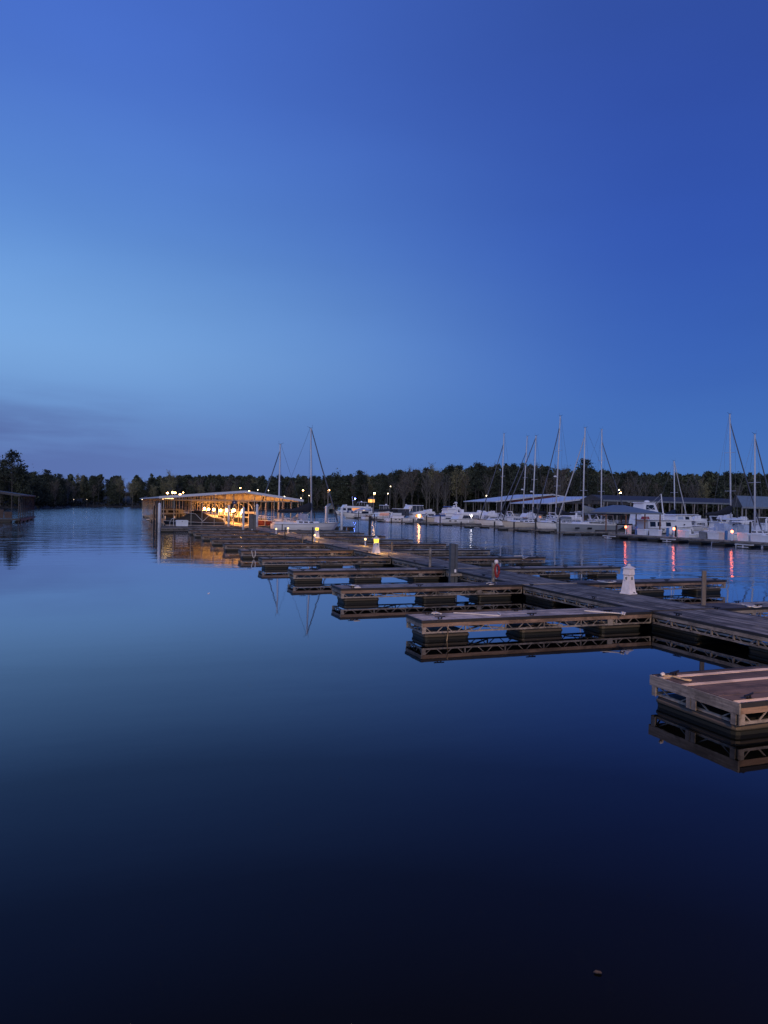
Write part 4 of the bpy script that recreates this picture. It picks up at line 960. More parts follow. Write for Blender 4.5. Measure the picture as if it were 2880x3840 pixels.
# --- the two sailboats by the covered dock
loc, rz, Lb = place(1020, 1271, 1991, 'R'); loc = Vector((loc.x, 95.2-.0, 0)); loc, rz, Lb = place(1020, 1272, 1991, 'R', 93.0)
mx, mt, ln = mast_at(loc, rz, 1166, 1606, 1168)
sb = sailboat('white sailboat with a long dark sail cover beside the lit covered dock', loc, rz, Lb, 2.9, mt, mx/Lb, .95, 1.25, stripe='navy', boom=(.8, 2.75, 2.55), furl='furl', spreaders=1, lean=ln, cabin=(.33,.66), nwin=3, foretop=.99, coach=.4)
mb = MB(); mb.prof([(Lb*.28,1.35),(Lb*.33,1.38),(Lb*.36,1.9),(Lb*.32,1.9)], .6); mb.build('hatch_board', M['tarp_grey'], sb)
loc, rz, Lb = place(952, 1150, 1978, 'L', 101.5)
mx, mt, ln = mast_at(loc, rz, 1051, 1666, 1045)
sb = sailboat('dark red hulled sailboat behind the white one, mast shorter, at the covered dock', loc, rz, Lb, 3.0, mt, mx/Lb, 1.0, 1.3, hullm='darkred', stripe='white', boom=None, spreaders=1, lean=ln, cabin=(.12,.6), nwin=4, foretop=.9, dodger='tarp_pale', coach=.5, furl='rig')
# covered motorboat and cruiser in the lit shelter
t = thing('covered_motorboat', 'motorboat under a dark brown cover in the lit covered dock', 'motorboat', (14.2, 100.0, 0), math.pi)
S = hull(t, 8.0, 2.6, .85, 1.05, 'navy', .8, .92, .84, 'alu')
rings = []
for i in range(13):
    u = i/12; x = .1+7.5*u; b, z = half(S, x); pk = .35+1.25*math.exp(-((u-.45)/.22)**2)+.1*math.sin(14*u)
    rings.append([(x,-b-.02,z-.12),(x,-b*.8,z+pk*.45),(x,-b*.35,z+pk*.9),(x,0,z+pk),(x,b*.35,z+pk*.9),(x,b*.8,z+pk*.45),(x,b+.02,z-.12)])
mb = MB(); mb.loft(rings, True, True); mb.build('boat_cover', M['tarp_brown'], t)
mb = MB()
for s in (-1, 1): mb.tube([(2.9,s*1.2,.95),(3.9,s*1.05,2.0),(5.4,s*1.05,2.15)], .03, 5); mb.tube([(3.0,s*1.2,.95),(2.0,s*1.05,1.9)], .03, 5)
mb.build('bimini_frame', M['alu'], t)
mb = MB(); mb.prof([(1.8,2.25),(5.0,2.32),(5.0,2.40),(1.9,2.36)], 1.15); mb.build('bimini_top', M['tarp_dark'], t)
loc, rz, Lb = place(556, 640, 1951, 'R', 138)
cruiser('pale cruiser with a dark hull at the outer corner of the lit covered dock', Vector((6.4,138,0)), 0, 8.2, 2.8, 1.3, 1.7, 'navy', cab=[(.3,6.2,1.2,2.5,.1,-.6,1.2)], wins=[(0,.8,2.6,1.7,2.2,0,0,None),(0,3.0,5.0,1.7,2.2,0,-.2,None)], railx=(.5,.97), group='boats in the lit covered dock', cabm='tarp_grey', roofm='tarp_dark', zk=.9)
loc = Vector((cx1-.4, 118, 0))
cruiser('dark hulled cruiser in the right hand slips of the lit covered dock', loc, math.pi, 7.8, 2.7, 1.1, 1.5, 'navy', cab=[(1.5,5.2,1.0,2.1,.2,-.6,1.1)], wins=[(0,2.0,4.4,1.4,1.85,0,-.2,None)], group='boats in the lit covered dock')
cruiser('white cruiser beyond the dark one in the right hand slips of the lit covered dock', Vector((cx1-.6,136,0)), math.pi, 7.6, 2.7, 1.1, 1.5, 'white', cab=[(1.5,5.2,1.0,2.3,.2,-.6,1.1)], wins=[(0,2.0,4.4,1.5,2.0,0,-.2,None)], group='boats in the lit covered dock')
# --- motor yachts along the far dock, left to right
loc, rz, Lb = place(1256, 1400, 1932, 'L')
t, S = cruiser('white flybridge yacht with an orange lit saloon and a blue mast light', loc, rz, Lb, 4.0, 1.25, 1.9, cab=[(1.0,Lb-1.2,1.2,3.2,.0,-.5,1.75)],
  wins=[(0,Lb-3.6,Lb-2.3,2.0,2.9,.2,-.2,None),(0,Lb-5.6,Lb-4.0,1.95,2.95,.1,0,None),(0,3.2,Lb-6.0,1.9,3.0,0,.35,'lit_window'),(0,1.4,2.9,1.9,2.9,0,0,None)],
  fly=(1.6,Lb-3.0,3.31,.95,1.6,'white'), hard=(2.8,5.8,4.2,5.35,1.4,None), arch=None, dome=(4.6,5.5,.3), zk=.88)
mb = MB(); x = Lb-6.6; mb.tube([(x,0,3.9),(x+.35,0,7.6)], .09, 6); mb.tube([(x+.2,0,6.0),(x-.9,0,6.2)], .05, 5); mb.build('signal_mast', M['white'], t)
for y0, y1 in ((-1.80,-1.6), (1.6,1.80)): mb = MB(); mb.box(3.9,4.5,y0,y1,2.1,2.85); mb.build('cabin_lamp', M['lit_lamp'], t)
mb = MB(); mb.ball((x-.75,0,6.8), .16, 10, 6); mb.build('mast_light', M['lamp_blue'], t)
mb = MB(); mb.prof([(Lb-1.5,3.5),(Lb-.6,3.6),(Lb-1.0,3.95),(Lb-1.7,4.0)], .6); mb.build('dinghy', M['tarp_dark'], t)
loc, rz, Lb = place(1284, 1396, 1944, 'L')
t, S = cruiser('white cruiser with a pale blue cover peaked over its cabin', loc, rz, Lb, 3.7, 1.45, 2.0, cab=[(1.2,Lb-3.0,1.4,2.6,.2,-.9,1.5)], wins=[(0,1.6,3.6,1.7,2.35,0,-.1,None)], railx=(.55,.97), zk=.85)
mb = MB(); mb.prof([(.6,2.75),(Lb-4.0,2.75),(Lb-5.2,3.25),(2.6,3.5),(.8,2.95)], 1.75, .9); mb.build('boat_cover', M['tarp_pale'], t)
for c in ((Lb-2.0,-1.4,2.2), (Lb-3.2,-1.5,2.15)): mb = MB(); mb.ball(c,.35); mb.build('fender_ball', M['tarp_blue'], t)
loc, rz, Lb = place(1362, 1512, 1950, 'R')
t, S = cruiser('white sundeck yacht with pink curtained windows and a black canopy under its hardtop', loc, rz, Lb, 3.9, 1.2, 1.8, cab=[(3.0,Lb-2.2,1.1,2.75,.5,-1.3,1.7),(4.4,Lb-4.2,2.85,3.55,.2,-.6,1.5)],
  wins=[(0,3.6,6.2,1.55,2.5,.3,.0,'lit_curtain'),(0,6.6,Lb-4.1,1.55,2.5,0,-.4,None)], hard=(4.6,Lb-4.6,3.6,5.0,1.5,'clear'), dome=(6.0,5.15,.28), zk=.74)
mb = MB(); mb.prof([(3.2,2.9),(5.0,3.0),(7.4,3.55),(7.0,3.9),(3.6,3.6)], 1.72, 1.6); mb.build('boat_cover', M['tarp_dark'], t)
mb = MB(); mb.box(.5,1.6,-1.2,1.2,1.1,1.5); mb.box(.2,.5,-1.3,1.3,.4,1.3); mb.build('stern_bench', M['teak'], t)
loc, rz, Lb = place(1450, 1592, 1958, 'R')
t, S = cruiser('white aft cabin yacht with two glowing windows, dark enclosed flybridge and white stern box', loc, rz, Lb, 3.8, 1.25, 1.75, cab=[(.9,3.6,1.15,1.9,.1,-.1,1.55),(4.9,Lb-.6,1.15,2.45,.9,-.9,1.7)],
  wins=[(1,6.2,Lb-1.3,1.62,2.35,.15,-.25,'lit_window')], fly=None, hard=(5.4,Lb-1.0,3.3,5.0,1.5,'clear'), dome=(4.6,5.0,.25), zk=.76)
mb = MB(); mb.prof([(5.4,2.58),(Lb-.4,2.58),(Lb-1.05,3.5),(Lb-1.4,3.5),(5.9,3.0)], 1.68, 1.5); mb.build('flybridge', M['white'], t)
mb = MB(); mb.prof([(4.1,3.2),(5.0,3.2),(5.6,4.9),(5.0,5.0)], 1.4); mb.build('radar_arch', M['white'], t)
mb = MB(); mb.prof([(1.8,3.9),(5.2,3.95),(5.1,4.05),(1.8,4.05)], 1.5); mb.build('awning', M['white'], t)
for k in range(3):
    for s in (-1, 1): mb = MB(); mb.pane([(2.0+k*.95,1.95),(2.85+k*.95,1.95),(2.85+k*.95,3.88),(2.0+k*.95,3.88)], 1.45, 1.45, 0, 1, s); mb.build('enclosure_panel', M['clear'], t)
mb = MB(); mb.box(.9,2.9,-1.58,-1.0,2.02,2.75); mb.build('stern_locker', M['boxwhite'], t)
for xx in (8.0, 10.0) if Lb > 10.6 else (6.9, 7.8):
    mb = MB(); mb.box(min(xx,Lb-2.3), min(xx,Lb-2.3)+.42, -1.70, -1.45, 1.66, 2.32); mb.build('cabin_lamp', M['lit_lamp'], t)
loc, rz, Lb = place(1586, 1705, 1963, 'L')
t, S = cruiser('pale cruiser with a flared bow and a blue canvas cover', loc, rz, Lb, 3.6, 1.0, 2.0, 'cream', cab=[(1.0,Lb-3.5,.95,1.9,.2,-.9,1.35)], wins=[(0,1.6,4.0,1.25,1.7,0,0,None)], stripe='navy', zk=.78)
mb = MB(); mb.prof([(1.0,2.05),(Lb-2.6,1.95),(Lb-3.2,2.35),(Lb-5.5,2.55),(1.2,2.3)], 1.3, .9); mb.build('boat_cover', M['tarp_blue'], t)
loc, rz, Lb = place(1646, 1780, 1962, 'R', at(1646,1967).y+7.5)
t, S = cruiser('white sport yacht with a tall flybridge tower, behind the trawler yacht with dark saloon windows', loc, rz, Lb, 3.8, 1.5, 1.9, cab=[(.8,Lb*.55,1.4,2.95,.1,-.3,1.6),(1.2,Lb*.5,3.1,4.1,.2,-.9,1.5)], wins=[(0,Lb*.3,Lb*.5,1.8,2.7,0,0,None)], fly=(1.4,Lb*.5,4.25,.7,1.4,'white'), dome=(3.6,5.1,.3), zk=.74)
mb = MB(); mb.prof([(1.2,4.8),(2.6,4.85),(2.5,5.2),(1.4,5.2)], .7); mb.build('boat_cover', M['tarp_blue'], t)
loc, rz, Lb = place(1642, 1832, 1967, 'R')
t, S = cruiser('white trawler yacht with dark saloon windows and a sloping mast aft, stern to the left', loc, rz, Lb, 4.1, 1.5, 1.75, cab=[(3.6,Lb-1.4,1.4,2.75,.7,-.4,1.75)],
  wins=[(0,4.7,6.6,1.7,2.55,.35,0,None),(0,6.9,8.6,1.7,2.55,0,.0,None)], fly=(4.6,Lb-1.3,2.86,1.0,1.6,'white'), dome=(4.0,5.7,.32), railx=(.05,.97), zk=.78)
mb = MB(); mb.prof([(.05,1.4),(1.0,1.4),(.9,2.1),(.05,2.1)], 1.6); mb.build('stern_locker', M['white'], t)
mb = MB(); mb.bar((4.5,0,2.85),(4.0,0,5.7),.22,.12); mb.bar((3.4,0,5.65),(4.4,0,5.65),.1,.1); mb.build('signal_mast', M['white'], t)
gm = glow('white_deck_lamp', (1,.9,.85), 12)
for bx in ((6.62,6.88,-1.83,-1.70,2.35,2.62), (7.9,8.15,-2.10,-1.95,1.28,1.45)): mb = MB(); mb.box(*bx); mb.build('deck_light', gm, t)
mb = MB(); mb.prof([(Lb-2.6,.1),(Lb-1.9,.1),(Lb-3.1,1.15),(Lb-4.2,1.35),(Lb-4.2,.95),(Lb-3.5,.95)], .06, yo=-2.1); mb.build('folded_awning', M['tarp_dark'], t)
loc, rz, Lb = place(1775, 1905, 1966, 'L', at(1800,1975).y+6)
t, S = cruiser('low white cruiser with a rounded arch and a pinkish hull, behind the leftmost tall masts', loc, rz, Lb, 3.4, 1.1, 1.5, 'cream', cab=[(2.4,Lb-2.6,1.0,1.75,.3,-1.0,1.25)], wins=[(0,3.0,5.0,1.25,1.6,0,-.2,None)], arch=None, stripe='teak')
mb = MB()
for s in (-1,1): mb.tube([(1.4,s*1.3,1.0),(1.8,s*1.2,2.2),(2.3,s*1.15,2.6),(3.6,s*1.1,2.55),(4.4,s*1.15,1.8)], .1, 6)
mb.build('cockpit_arch', M['white'], t)
gm = glow('soft_deck_lamp', (1,.75,.6), 10)
for c in ((3.4,-1.72,1.25), (Lb-4.6,-1.6,1.3)): mb = MB(); mb.ball(c,.10); mb.build('deck_light', gm, t)
# --- the row of sailboats, bows to the left
def sail_row(label, xl, xr, yw, mt, mb_, Yoff=0, **k):
    loc, rz, Lb = place(xl, xr, yw, k.pop('bow', 'L'), None if not Yoff else at(xl, yw).y+Yoff)
    mx, top, ln = mast_at(loc, rz, mt[0], mt[1], mb_)
    B = k.pop('B', 3.3)
    return sailboat(label, loc, rz, Lb, B, top, mx/Lb, lean=ln, **k), loc, rz, Lb, mx
sail_row('white sailboat with the leftmost mast of the far marina', 1795, 1935, 1974, (1890,1626), 1879, zs=1.15, zb=1.35, boom=(2.6, 2.9, 2.9), cover='tarp_dark', spreaders=1, foretop=.87)
sail_row('white sailboat with a deck tent, second mast from the left in the far marina', 1862, 2010, 1977, (1977,1636), 1960, 3.5, zs=1.1, zb=1.35, boom=(.9, 2.9, 2.8), cover='tarp_dark', radar=atY(1950,1815,96).z, spreaders=1, bimini='tarp_dark', foretop=.8)
sail_row('sailboat with a tan lined white hull and a blunt bow, third mast from the left', 1880, 2022, 1986, (2010,1634), 1997, zs=1.15, zb=1.5, stripe='teak', boom=(.4, 2.9, 2.85), cover='tarp_dark', radar=atY(1986,1845,93).z, spreaders=1, hullm='cream', mx=None) if False else None
loc, rz, Lb = place(1880, 2050, 1986, 'L'); mx, top, ln = mast_at(loc, rz, 2010, 1634, 1997)
sailboat('sailboat with a tan lined cream hull, third mast from the left in the far marina', loc, rz, Lb, 3.3, top, mx/Lb, 1.15, 1.5, 'cream', 'teak', boom=(.3, 3.0, 2.9), radar=atY(1990,1844,loc.y).z, spreaders=1, lean=ln, foretop=.97, cabin=(.35,.75))
loc, rz, Lb = place(2004, 2160, 1992, 'L'); mx, top, ln = mast_at(loc, rz, 2101, 1560, 2083)
sailboat('white sailboat with the tallest mast of the left group and a grey dodger', loc, rz, Lb, 3.5, top, mx/Lb, 1.3, 1.55, 'white', 'navy', boom=(.3, 2.9, 2.85), radar=atY(2078,1787,loc.y).z, spreaders=2, lean=ln, foretop=.88, dodger='tarp_grey', cabin=(.3,.78))
loc, rz, Lb = place(2083, 2350, 2000, 'L'); mx, top, ln = mast_at(loc, rz, 2194, 1604, 2186)
sb = sailboat('long grey hulled sailboat with a white cockpit arch, nearest of the tall masted row', loc, rz, Lb, 3.7, top, mx/Lb, 1.35, 1.6, 'greyhull', 'white', boom=(.9, 3.2, 3.0), cover='tarp_grey', spreaders=2, lean=ln, foretop=.90, furl='furl_pale', cabin=(.36,.72), arch=True, nwin=1, coach=.45, rake=.4)
for k in range(2):
    xx = Lb*(.60+.17*k)
    for s in (-1, 1):
        b = 1.35*1.3; mb = MB(); mb.box(xx,xx+.75,-s*0 + s*3.7*.47-.04, s*3.7*.47+.04,.78,.98); mb.build('hull_window', M['glass'], sb)
loc, rz, Lb = place(2120, 2300, 1980, 'R', loc.y+13); mx, top, ln = mast_at(loc, rz, 2257, 1610, 2255)
sailboat('white sailboat behind the long grey one, its dark headsail slanting right', loc, rz, Lb+3.5, 3.4, top, mx/(Lb+3.5), 1.1, 1.35, 'white', 'navy', boom=(1.2, 3.0, 2.9), spreaders=2, lean=ln, foretop=.86, cover='tarp_grey')
# trawler with pilothouse
loc, rz, Lb = place(2392, 2642, 2000, 'R')
t, S = cruiser('white trawler with a pilothouse and a raised bow, pink lamp light on its stern', loc, rz, Lb, 3.7, 1.25, 2.1, cab=[(.7,Lb*.70,1.2,2.95,.0,-.1,1.6),(Lb*.46,Lb*.72,3.06,4.15,.1,-.35,1.5)],
  wins=[(0,1.1,2.2,1.6,2.7,0,0,None),(0,2.6,3.3,1.7,2.65,0,0,None),(0,4.3,5.3,1.7,2.6,0,0,None),(1,Lb*.60,Lb*.66,3.3,3.95,0,0,None),(1,Lb*.49,Lb*.57,3.3,3.95,0,0,'tarp_pale')], railx=(.72,.98), platform=False, zk=.72)
mb = MB(); mb.prof([(.1,3.06),(Lb*.45,3.06),(Lb*.45,3.15),(.1,3.14)], 1.75); mb.build('boat_deck', M['white'], t)
mb = MB(); mb.prof([(Lb*.45,4.27),(Lb*.80,4.40),(Lb*.79,4.52),(Lb*.46,4.42)], 1.6); mb.build('pilothouse_roof', M['white'], t)
mx, top, ln = mast_at(loc, rz, 2479, 1852, 2490); top /= .72
mb = MB(); mb.tube([(mx,0,3.1),(mx+ln,0,top)], .13, 8, .07); mb.tube([(mx,0,3.8),(mx-3.4,0,5.9)], .05, 5); mb.tube([(mx+ln*.8,0,top-1),(mx-2.6,0,5.3)], .025, 4); mb.tube([(mx-3.4,0,5.9),(mx+ln,0,top)], .015, 4); mb.build('derrick_mast', M['white'], t)
mb = MB()
for s in (-1, 1):
    for k in range(6): mb.tube([(.3+k*.8,s*1.65,3.1),(.3+k*.8,s*1.65,3.95)], .03, 5)
    mb.tube([(.3,s*1.65,3.95),(4.3,s*1.65,3.95)], .03, 5); mb.tube([(.3,s*1.65,3.5),(4.3,s*1.65,3.5)], .02, 5)
mb.build('upper_rail', M['white'], t)
mb = MB(); mb.prof([(.9,3.2),(1.9,3.2),(1.7,3.8),(1.1,3.8)], .5); mb.build('deck_bundle', M['red'], t)
mb = MB(); mb.ball((Lb*.57,-1.72,2.15), .14, 10, 6); mb.build('round_port', M['glass'], t)
# masts beyond the trawler and at the right edge
loc, rz, Lb = place(2440, 2585, 1990, 'R', at(2500,2010).y+16); mx, top, ln = mast_at(loc, rz, 2528, 1729, 2531)
sailboat('sailboat with a single slim mast and pale furled headsail behind the white trawler', loc, rz, Lb, 3.2, top, mx/Lb, 1.1, 1.35, spreaders=1, lean=ln, foretop=.98, furl='furl_pale', boom=(1.0, 3.0, 2.9), cover='navy')
loc, rz, Lb = place(2655, 2860, 2003, 'R', 74); mx, top, ln = mast_at(loc, rz, 2737, 1553, 2742)
sailboat('white sailboat with a tall mast, black sail cover and pale cockpit canopy', loc, rz, Lb, 3.3, top, mx/Lb, 1.0, 1.25, 'white', 'navy', boom=(-.5, 3.6, 3.3), spreaders=2, lean=ln, foretop=.92, dodger='tarp_pale', cabin=(.28,.72), furl='furl')
loc, rz, Lb = place(2725, 2930, 2004, 'R', 68.5); mx, top, ln = mast_at(loc, rz, 2831, 1628, 2832)
sailboat('white sailboat with a bare boom and white canopy, rightmost mast of the picture', loc, rz, Lb, 3.2, top, mx/Lb, 1.0, 1.25, 'white', 'navy', boom=(.4, 2.7, 2.65), cover=None, spreaders=1, lean=ln, foretop=.95, dodger='tarp_pale', cabin=(.3,.72), bimini='boxwhite', furl='furl')
loc, rz, Lb = place(2625, 2760, 2006, 'R', 79)
t, S = cruiser('small open white runabout with a blue striped side, between the trawler and the right masts', loc, rz, Lb, 2.6, .9, 1.2, cab=[(2.2,Lb-1.4,.85,1.35,.2,-.8,.95)], wins=[(0,2.6,3.4,1.0,1.25,0,0,None)], railx=None, platform=False, stripe='tarp_blue', group='small motorboats')
loc, rz, Lb = place(2585, 2632, 2008, 'R', 70)
t = thing('outboard_boat', 'small boat with white outboard motor covers behind the far dock boxes', 'motorboat', Vector((loc.x,72.5,0)), 0, 'small motorboats')
S = hull(t, 4.5, 1.9, .7, .9, 'white', .6, .9, .84, 'navy')
for s in (-.4, .4):
    mb = MB(); mb.lathe([(.18,.6),(.26,.9),(.28,1.3),(.2,1.5),(.03,1.56)], 10, (-.25,s,0)); mb.build('outboard_motor', M['white'], t, smooth=True)
mb = MB(); mb.box(1.6,2.3,-.4,.4,.6,1.4); mb.build('console', M['white'], t)
loc, rz, Lb = place(2352, 2412, 1990, 'R', 100)
t, S = cruiser('white yacht with a radar topped wheelhouse rising behind the grey hip roofed canopy', loc, rz, 9.5, 3.6, 1.3, 1.8, cab=[(1.5,7.0,1.2,3.2,.3,-.6,1.6),(2.0,5.4,3.3,5.0,.3,-.8,1.4)], wins=[(1,2.7,4.6,3.9,4.7,.1,-.3,None)], dome=(4.0,5.1,.45))
for i, (x0, x1, yw, Yo, m_, lab) in enumerate(((1900,1965,1975,148,'tarp_brown','cream cruiser under the nearer edge of the left pale roof'),(1975,2040,1975,140,'cream','cream cruiser with a tan cover under the nearer pale roof'),(2060,2130,1975,126,'white','white cruiser under the nearer pale roof behind the tallest mast'),(2150,2210,1975,124,'white','white cruiser under the pale roof with warm light on its cabin'),(2580,2650,1985,110,'white','white cruiser under the long dark roof behind the trawler bow'),(2700,2770,1990,108,'cream','cream cruiser under the long dark roof between the right masts'))):
    loc, rz, Lb = place(x0, x1, yw, 'L', Yo); Lb = max(7.5, Lb)
    cruiser(lab, loc, rz, Lb, 3.0, 1.1, 1.5, 'cream' if m_ == 'cream' else 'white', cab=[(1.0,Lb-2.6,1.0,2.3,.2,-.7,1.3)], wins=[(0,1.6,3.0,1.5,2.05,0,0,'lit_window' if i in (1,3) else None),(0,3.4,Lb-3.6,1.5,2.05,0,-.2,None)], fly=(1.6,Lb-3.2,2.41,.7,1.2,'white') if i % 2 else None, group='boats under the far shelters')

# second row of boats in the slips behind
more = [(1560,1640,1957,165,'white','white cruiser whose cabin shows between the aft cabin yacht and the flared bow',1),(1700,1770,1962,140,'cream','cream cruiser low behind the trawler yacht foredeck',0),(1815,1880,1963,128,'white','white cruiser behind the leftmost tall mast',1),(1890,1960,1966,122,'cream','cream cruiser between the second and third masts',0),(1950,2030,1968,112,'white','white flybridge cruiser between the third and fourth masts',1),(2050,2120,1972,108,'cream','cream cruiser right behind the tallest left mast',0),(2130,2190,1974,104,'white','white cruiser left of the fifth mast, behind the grey hull',1),(2200,2262,1976,101,'white','white cruiser between the fifth and sixth masts',0),(2590,2650,1985,97,'white','white cruiser behind the pilothouse trawler bow',1),(2660,2730,1988,93,'cream','cream cruiser behind the black sail cover',0),(2760,2822,1990,90,'white','white cruiser between the two right hand masts',1),(2838,2890,1990,86,'white','white cruiser beyond the rightmost mast',0)]
for (x0, x1, yw, Yo, m_, lab, fb) in more:
    loc, rz, Lb = place(x0, x1, yw, 'L' if fb else 'R', Yo); Lb = max(6.5, Lb)
    cruiser(lab, loc, rz, Lb, 2.7, 1.0, 1.35, m_, cab=[(.9,Lb-2.4,.9,2.0,.2,-.8,1.15)], wins=[(0,1.5,2.9,1.3,1.8,0,0,None),(0,3.2,Lb-3.4,1.3,1.8,0,-.2,None)], fly=(1.2,Lb-2.8,2.11,.7,1.0,'white') if fb else None, arch=None if fb else (1.6,2.0,3.0,1.1), group='boats in the inner slips')
    if not fb: pass
# ---------------------------------------------------------------- far marina docks and furniture
def simple_dock(root, Lg, W, bracket=True, dz=.5):
    mb = MB(); n = 6; st = W/n
    for i in range(n): mb.box(0, Lg, -W/2+i*st+.005, -W/2+(i+1)*st-.005, dz-.04, dz)
    mb.build('decking', M['deck_far'], root)
    mb = MB(); mb.box(-.03, Lg, -W/2-.03, -W/2-.002, dz-.2, dz-.01); mb.box(-.03, Lg, W/2+.002, W/2+.03, dz-.2, dz-.01); mb.box(-.06,-.032,-W/2,W/2,dz-.2,dz-.01); mb.build('fascia', M['fascia_grey'], root)
    tr = MB(); truss_run(tr, (.03,-W/2+.02), (Lg-.03,-W/2+.02), dz-.32, dz-.2, .8); truss_run(tr, (.03,W/2-.02), (Lg-.03,W/2-.02), dz-.32, dz-.2, .8); tr.build('truss', M['steel_dark'], root)
    k = 0.2
    while k+1.6 < Lg: f = MB(); float_block(f, k, k+1.7, -W/2+.08, W/2-.08, dz-.33); f.build('float', M['float'], root); k += 3.1
    if bracket:
        mb = MB(); z = dz-.1
        mb.bar((-1.0,-.45,z),(-.03,-.45,z),.09); mb.bar((-1.0,.45,z),(-.03,.45,z),.09); mb.bar((-1.0,-.5,z),(-1.0,.5,z),.09); mb.bar((-.52,-.45,z-.25),(-.52,.45,z-.25),.07); mb.build('pile_bracket', M['steel'], root)
piles = [(1318,1921,1944),(1345,1917,1949),(1404,1927,1957),(1467,1941,1963),(1507,1943,1965),(1550,1945,1967),(1599,1932,1969),(1650,1932,1971),(1729,1956,1979),(1854,1955,1988),(1927,1957,1993),(2008,1943,1998),(2098,1943,2006),(2311,1969,2019),(2533,1971,2031),(2812,1956,2042)]
GD = 'finger docks of the far marina'
i = 0
for k, (px, yt, yb) in enumerate(piles):
    b2 = at(px, yb); tp = atY(px, yt, b2.y)
    mb = MB(); mb.lathe([(.12,-1.2),(.12,tp.z-.05),(.05,tp.z)], 10); tag(mb.build('mooring_pile', M['pile_dark'], loc=(b2.x, b2.y, 0)), '%s dark pile from the left before the moored boats of the far marina' % ORD[k], 'mooring pile', 'dark piles of the far marina')
    if px in (1345,1404,1507,1599,1650,1729,1854,1927,2008,2098):
        t = thing('finger_pier', '%s narrow dock from the left between the moored boats of the far marina' % ORD[i], 'finger pier', (b2.x+.55, b2.y, 0), 0, GD); i += 1
        simple_dock(t, 10.5, .95)
# dock along the channel carrying the white boxes
A, B = at(2312,2018), at(2868,2055); d = (B-A); Lg = d.length + 9
t = thing('channel_dock', 'long dock along the channel with white dock boxes and red lamps on it', 'dock', A + d.normalized()*-.5, math.atan2(d.y, d.x))
simple_dock(t, Lg, 2.0, False, .6)
un = d.normalized(); pn = Vector((-un.y, un.x, 0))
if pn.x < 0: pn = -pn
for k, (px, py) in enumerate(((2311,2010),(2533,2022),(2820,2042))):
    q = at(px, py, .4) - pn*1.0
    t = thing('pile_bracket', '%s pale steel pile bracket from the left on the channel dock' % ORD[k], 'bracket', q, math.atan2(d.y, d.x), 'pile brackets of the channel dock')
    mb = MB(); mb.bar((-.9,-.4,0),(.9,-.4,0),.1); mb.bar((-.9,0,0),(-.9,-.4,0),.1); mb.bar((.9,0,0),(.9,-.4,0),.1); mb.build('frame', M['roof_edge'], t)
    mb = MB(); mb.bar((0,-.4,-.35),(0,-.4,.0),.1); mb.bar((-.6,-.4,-.25),(.6,-.4,-.25),.08); mb.build('roller', M['roof_edge'], t)
def ondock(px, off=0):
    """point on the channel dock under photo column px"""
    r = ray(px, 2000); # intersect vertical plane of ray with the dock centre line
    P = A + pn*off; den = r.x*un.y - r.y*un.x; s_ = (P.x*un.y - P.y*un.x)/den
    return Vector((r.x*s_, r.y*s_, .604))
ang = math.atan2(un.y, un.x)
for px, w, h, lab, mt in ((2563,1.15,.85,'pale dock box on the channel dock, leftmost of the white boxes','boxwhite'),(2681,1.5,.8,'broad white dock box with a black latch left of the blue power pedestal','boxwhite'),(2708,.8,.85,'small pinkish dock box touching the blue power pedestal','cream'),(2791,1.25,.85,'pale dock box just left of the tall dark pile','boxwhite'),(2843,1.4,.85,'white dock box between the dark pile and the white sleeved pile','boxwhite'),(2872,1.1,.7,'low white dock box at the right picture edge','boxwhite'),(2410,1.3,.75,'pale dock box at the stern of the white trawler','boxwhite'),(2458,1.5,.75,'low pale dock box alongside the white trawler hull','boxwhite'),(2640,.9,.8,'grey dock box between two white boxes on the channel dock','tarp_grey')):
    dock_box(ondock(px, .35), w, h, lab, 0 if False else ang+math.pi, mt, 'dock boxes of the far marina')
for px, lab in ((2386,'blue power pedestal left of the trawler stern'),(2503,'blue power pedestal beside the middle red lamp'),(2723,'blue power pedestal left of the brightest red lamp')):
    t = thing('power_pedestal', lab, 'power pedestal', ondock(px, .3), 0, 'blue power pedestals')
    mb = MB(); mb.box(-.11,.11,-.11,.11,0,.95); mb.build('body', M['pedblue'], t)
    mb = MB(); mb.add([(-.13,-.13,.952),(.13,-.13,.952),(.13,.13,.952),(-.13,.13,.952),(0,0,1.06)], [(3,2,1,0),(0,1,4),(1,2,4),(2,3,4),(3,0,4)]); mb.build('cap', M['pedblue'], t)
for px, h, lab in ((2346,.95,'red glowing dock lamp left of the trawler stern'),(2527,1.0,'red glowing dock lamp by the tall dark pile in front of the trawler'),(2745,1.0,'red glowing dock lamp between the blue pedestal and a pale dock box')):
    t = thing('dock_lamp', lab, 'dock lamp', ondock(px, -.55), 0, 'red dock lamps')
    mb = MB(); mb.lathe([(.08,0),(.05,.05),(.05,h-.15)], 8); mb.build('post', M['boxwhite'], t)
    mb = MB(); mb.lathe([(.08,h-.15),(.12,h-.10),(.12,h+.06),(.05,h+.12)], 10); mb.build('lamp_head', M['lamp_red'], t)
wpile(2872,1948,2016,'white sleeved pile at the far right of the picture', .13)
# pinkish power pedestal and box by the left red lamp
q = ondock(2359, .5); t = thing('power_pedestal', 'narrow pale cabinet beside the left red lamp', 'power pedestal', q)
mb = MB(); mb.box(-.22,.22,-.18,.18,0,1.05); mb.build('body', M['cream'], t); mb = MB(); mb.box(-.25,.25,-.21,.21,1.052,1.12); mb.build('lid', M['cream'], t)
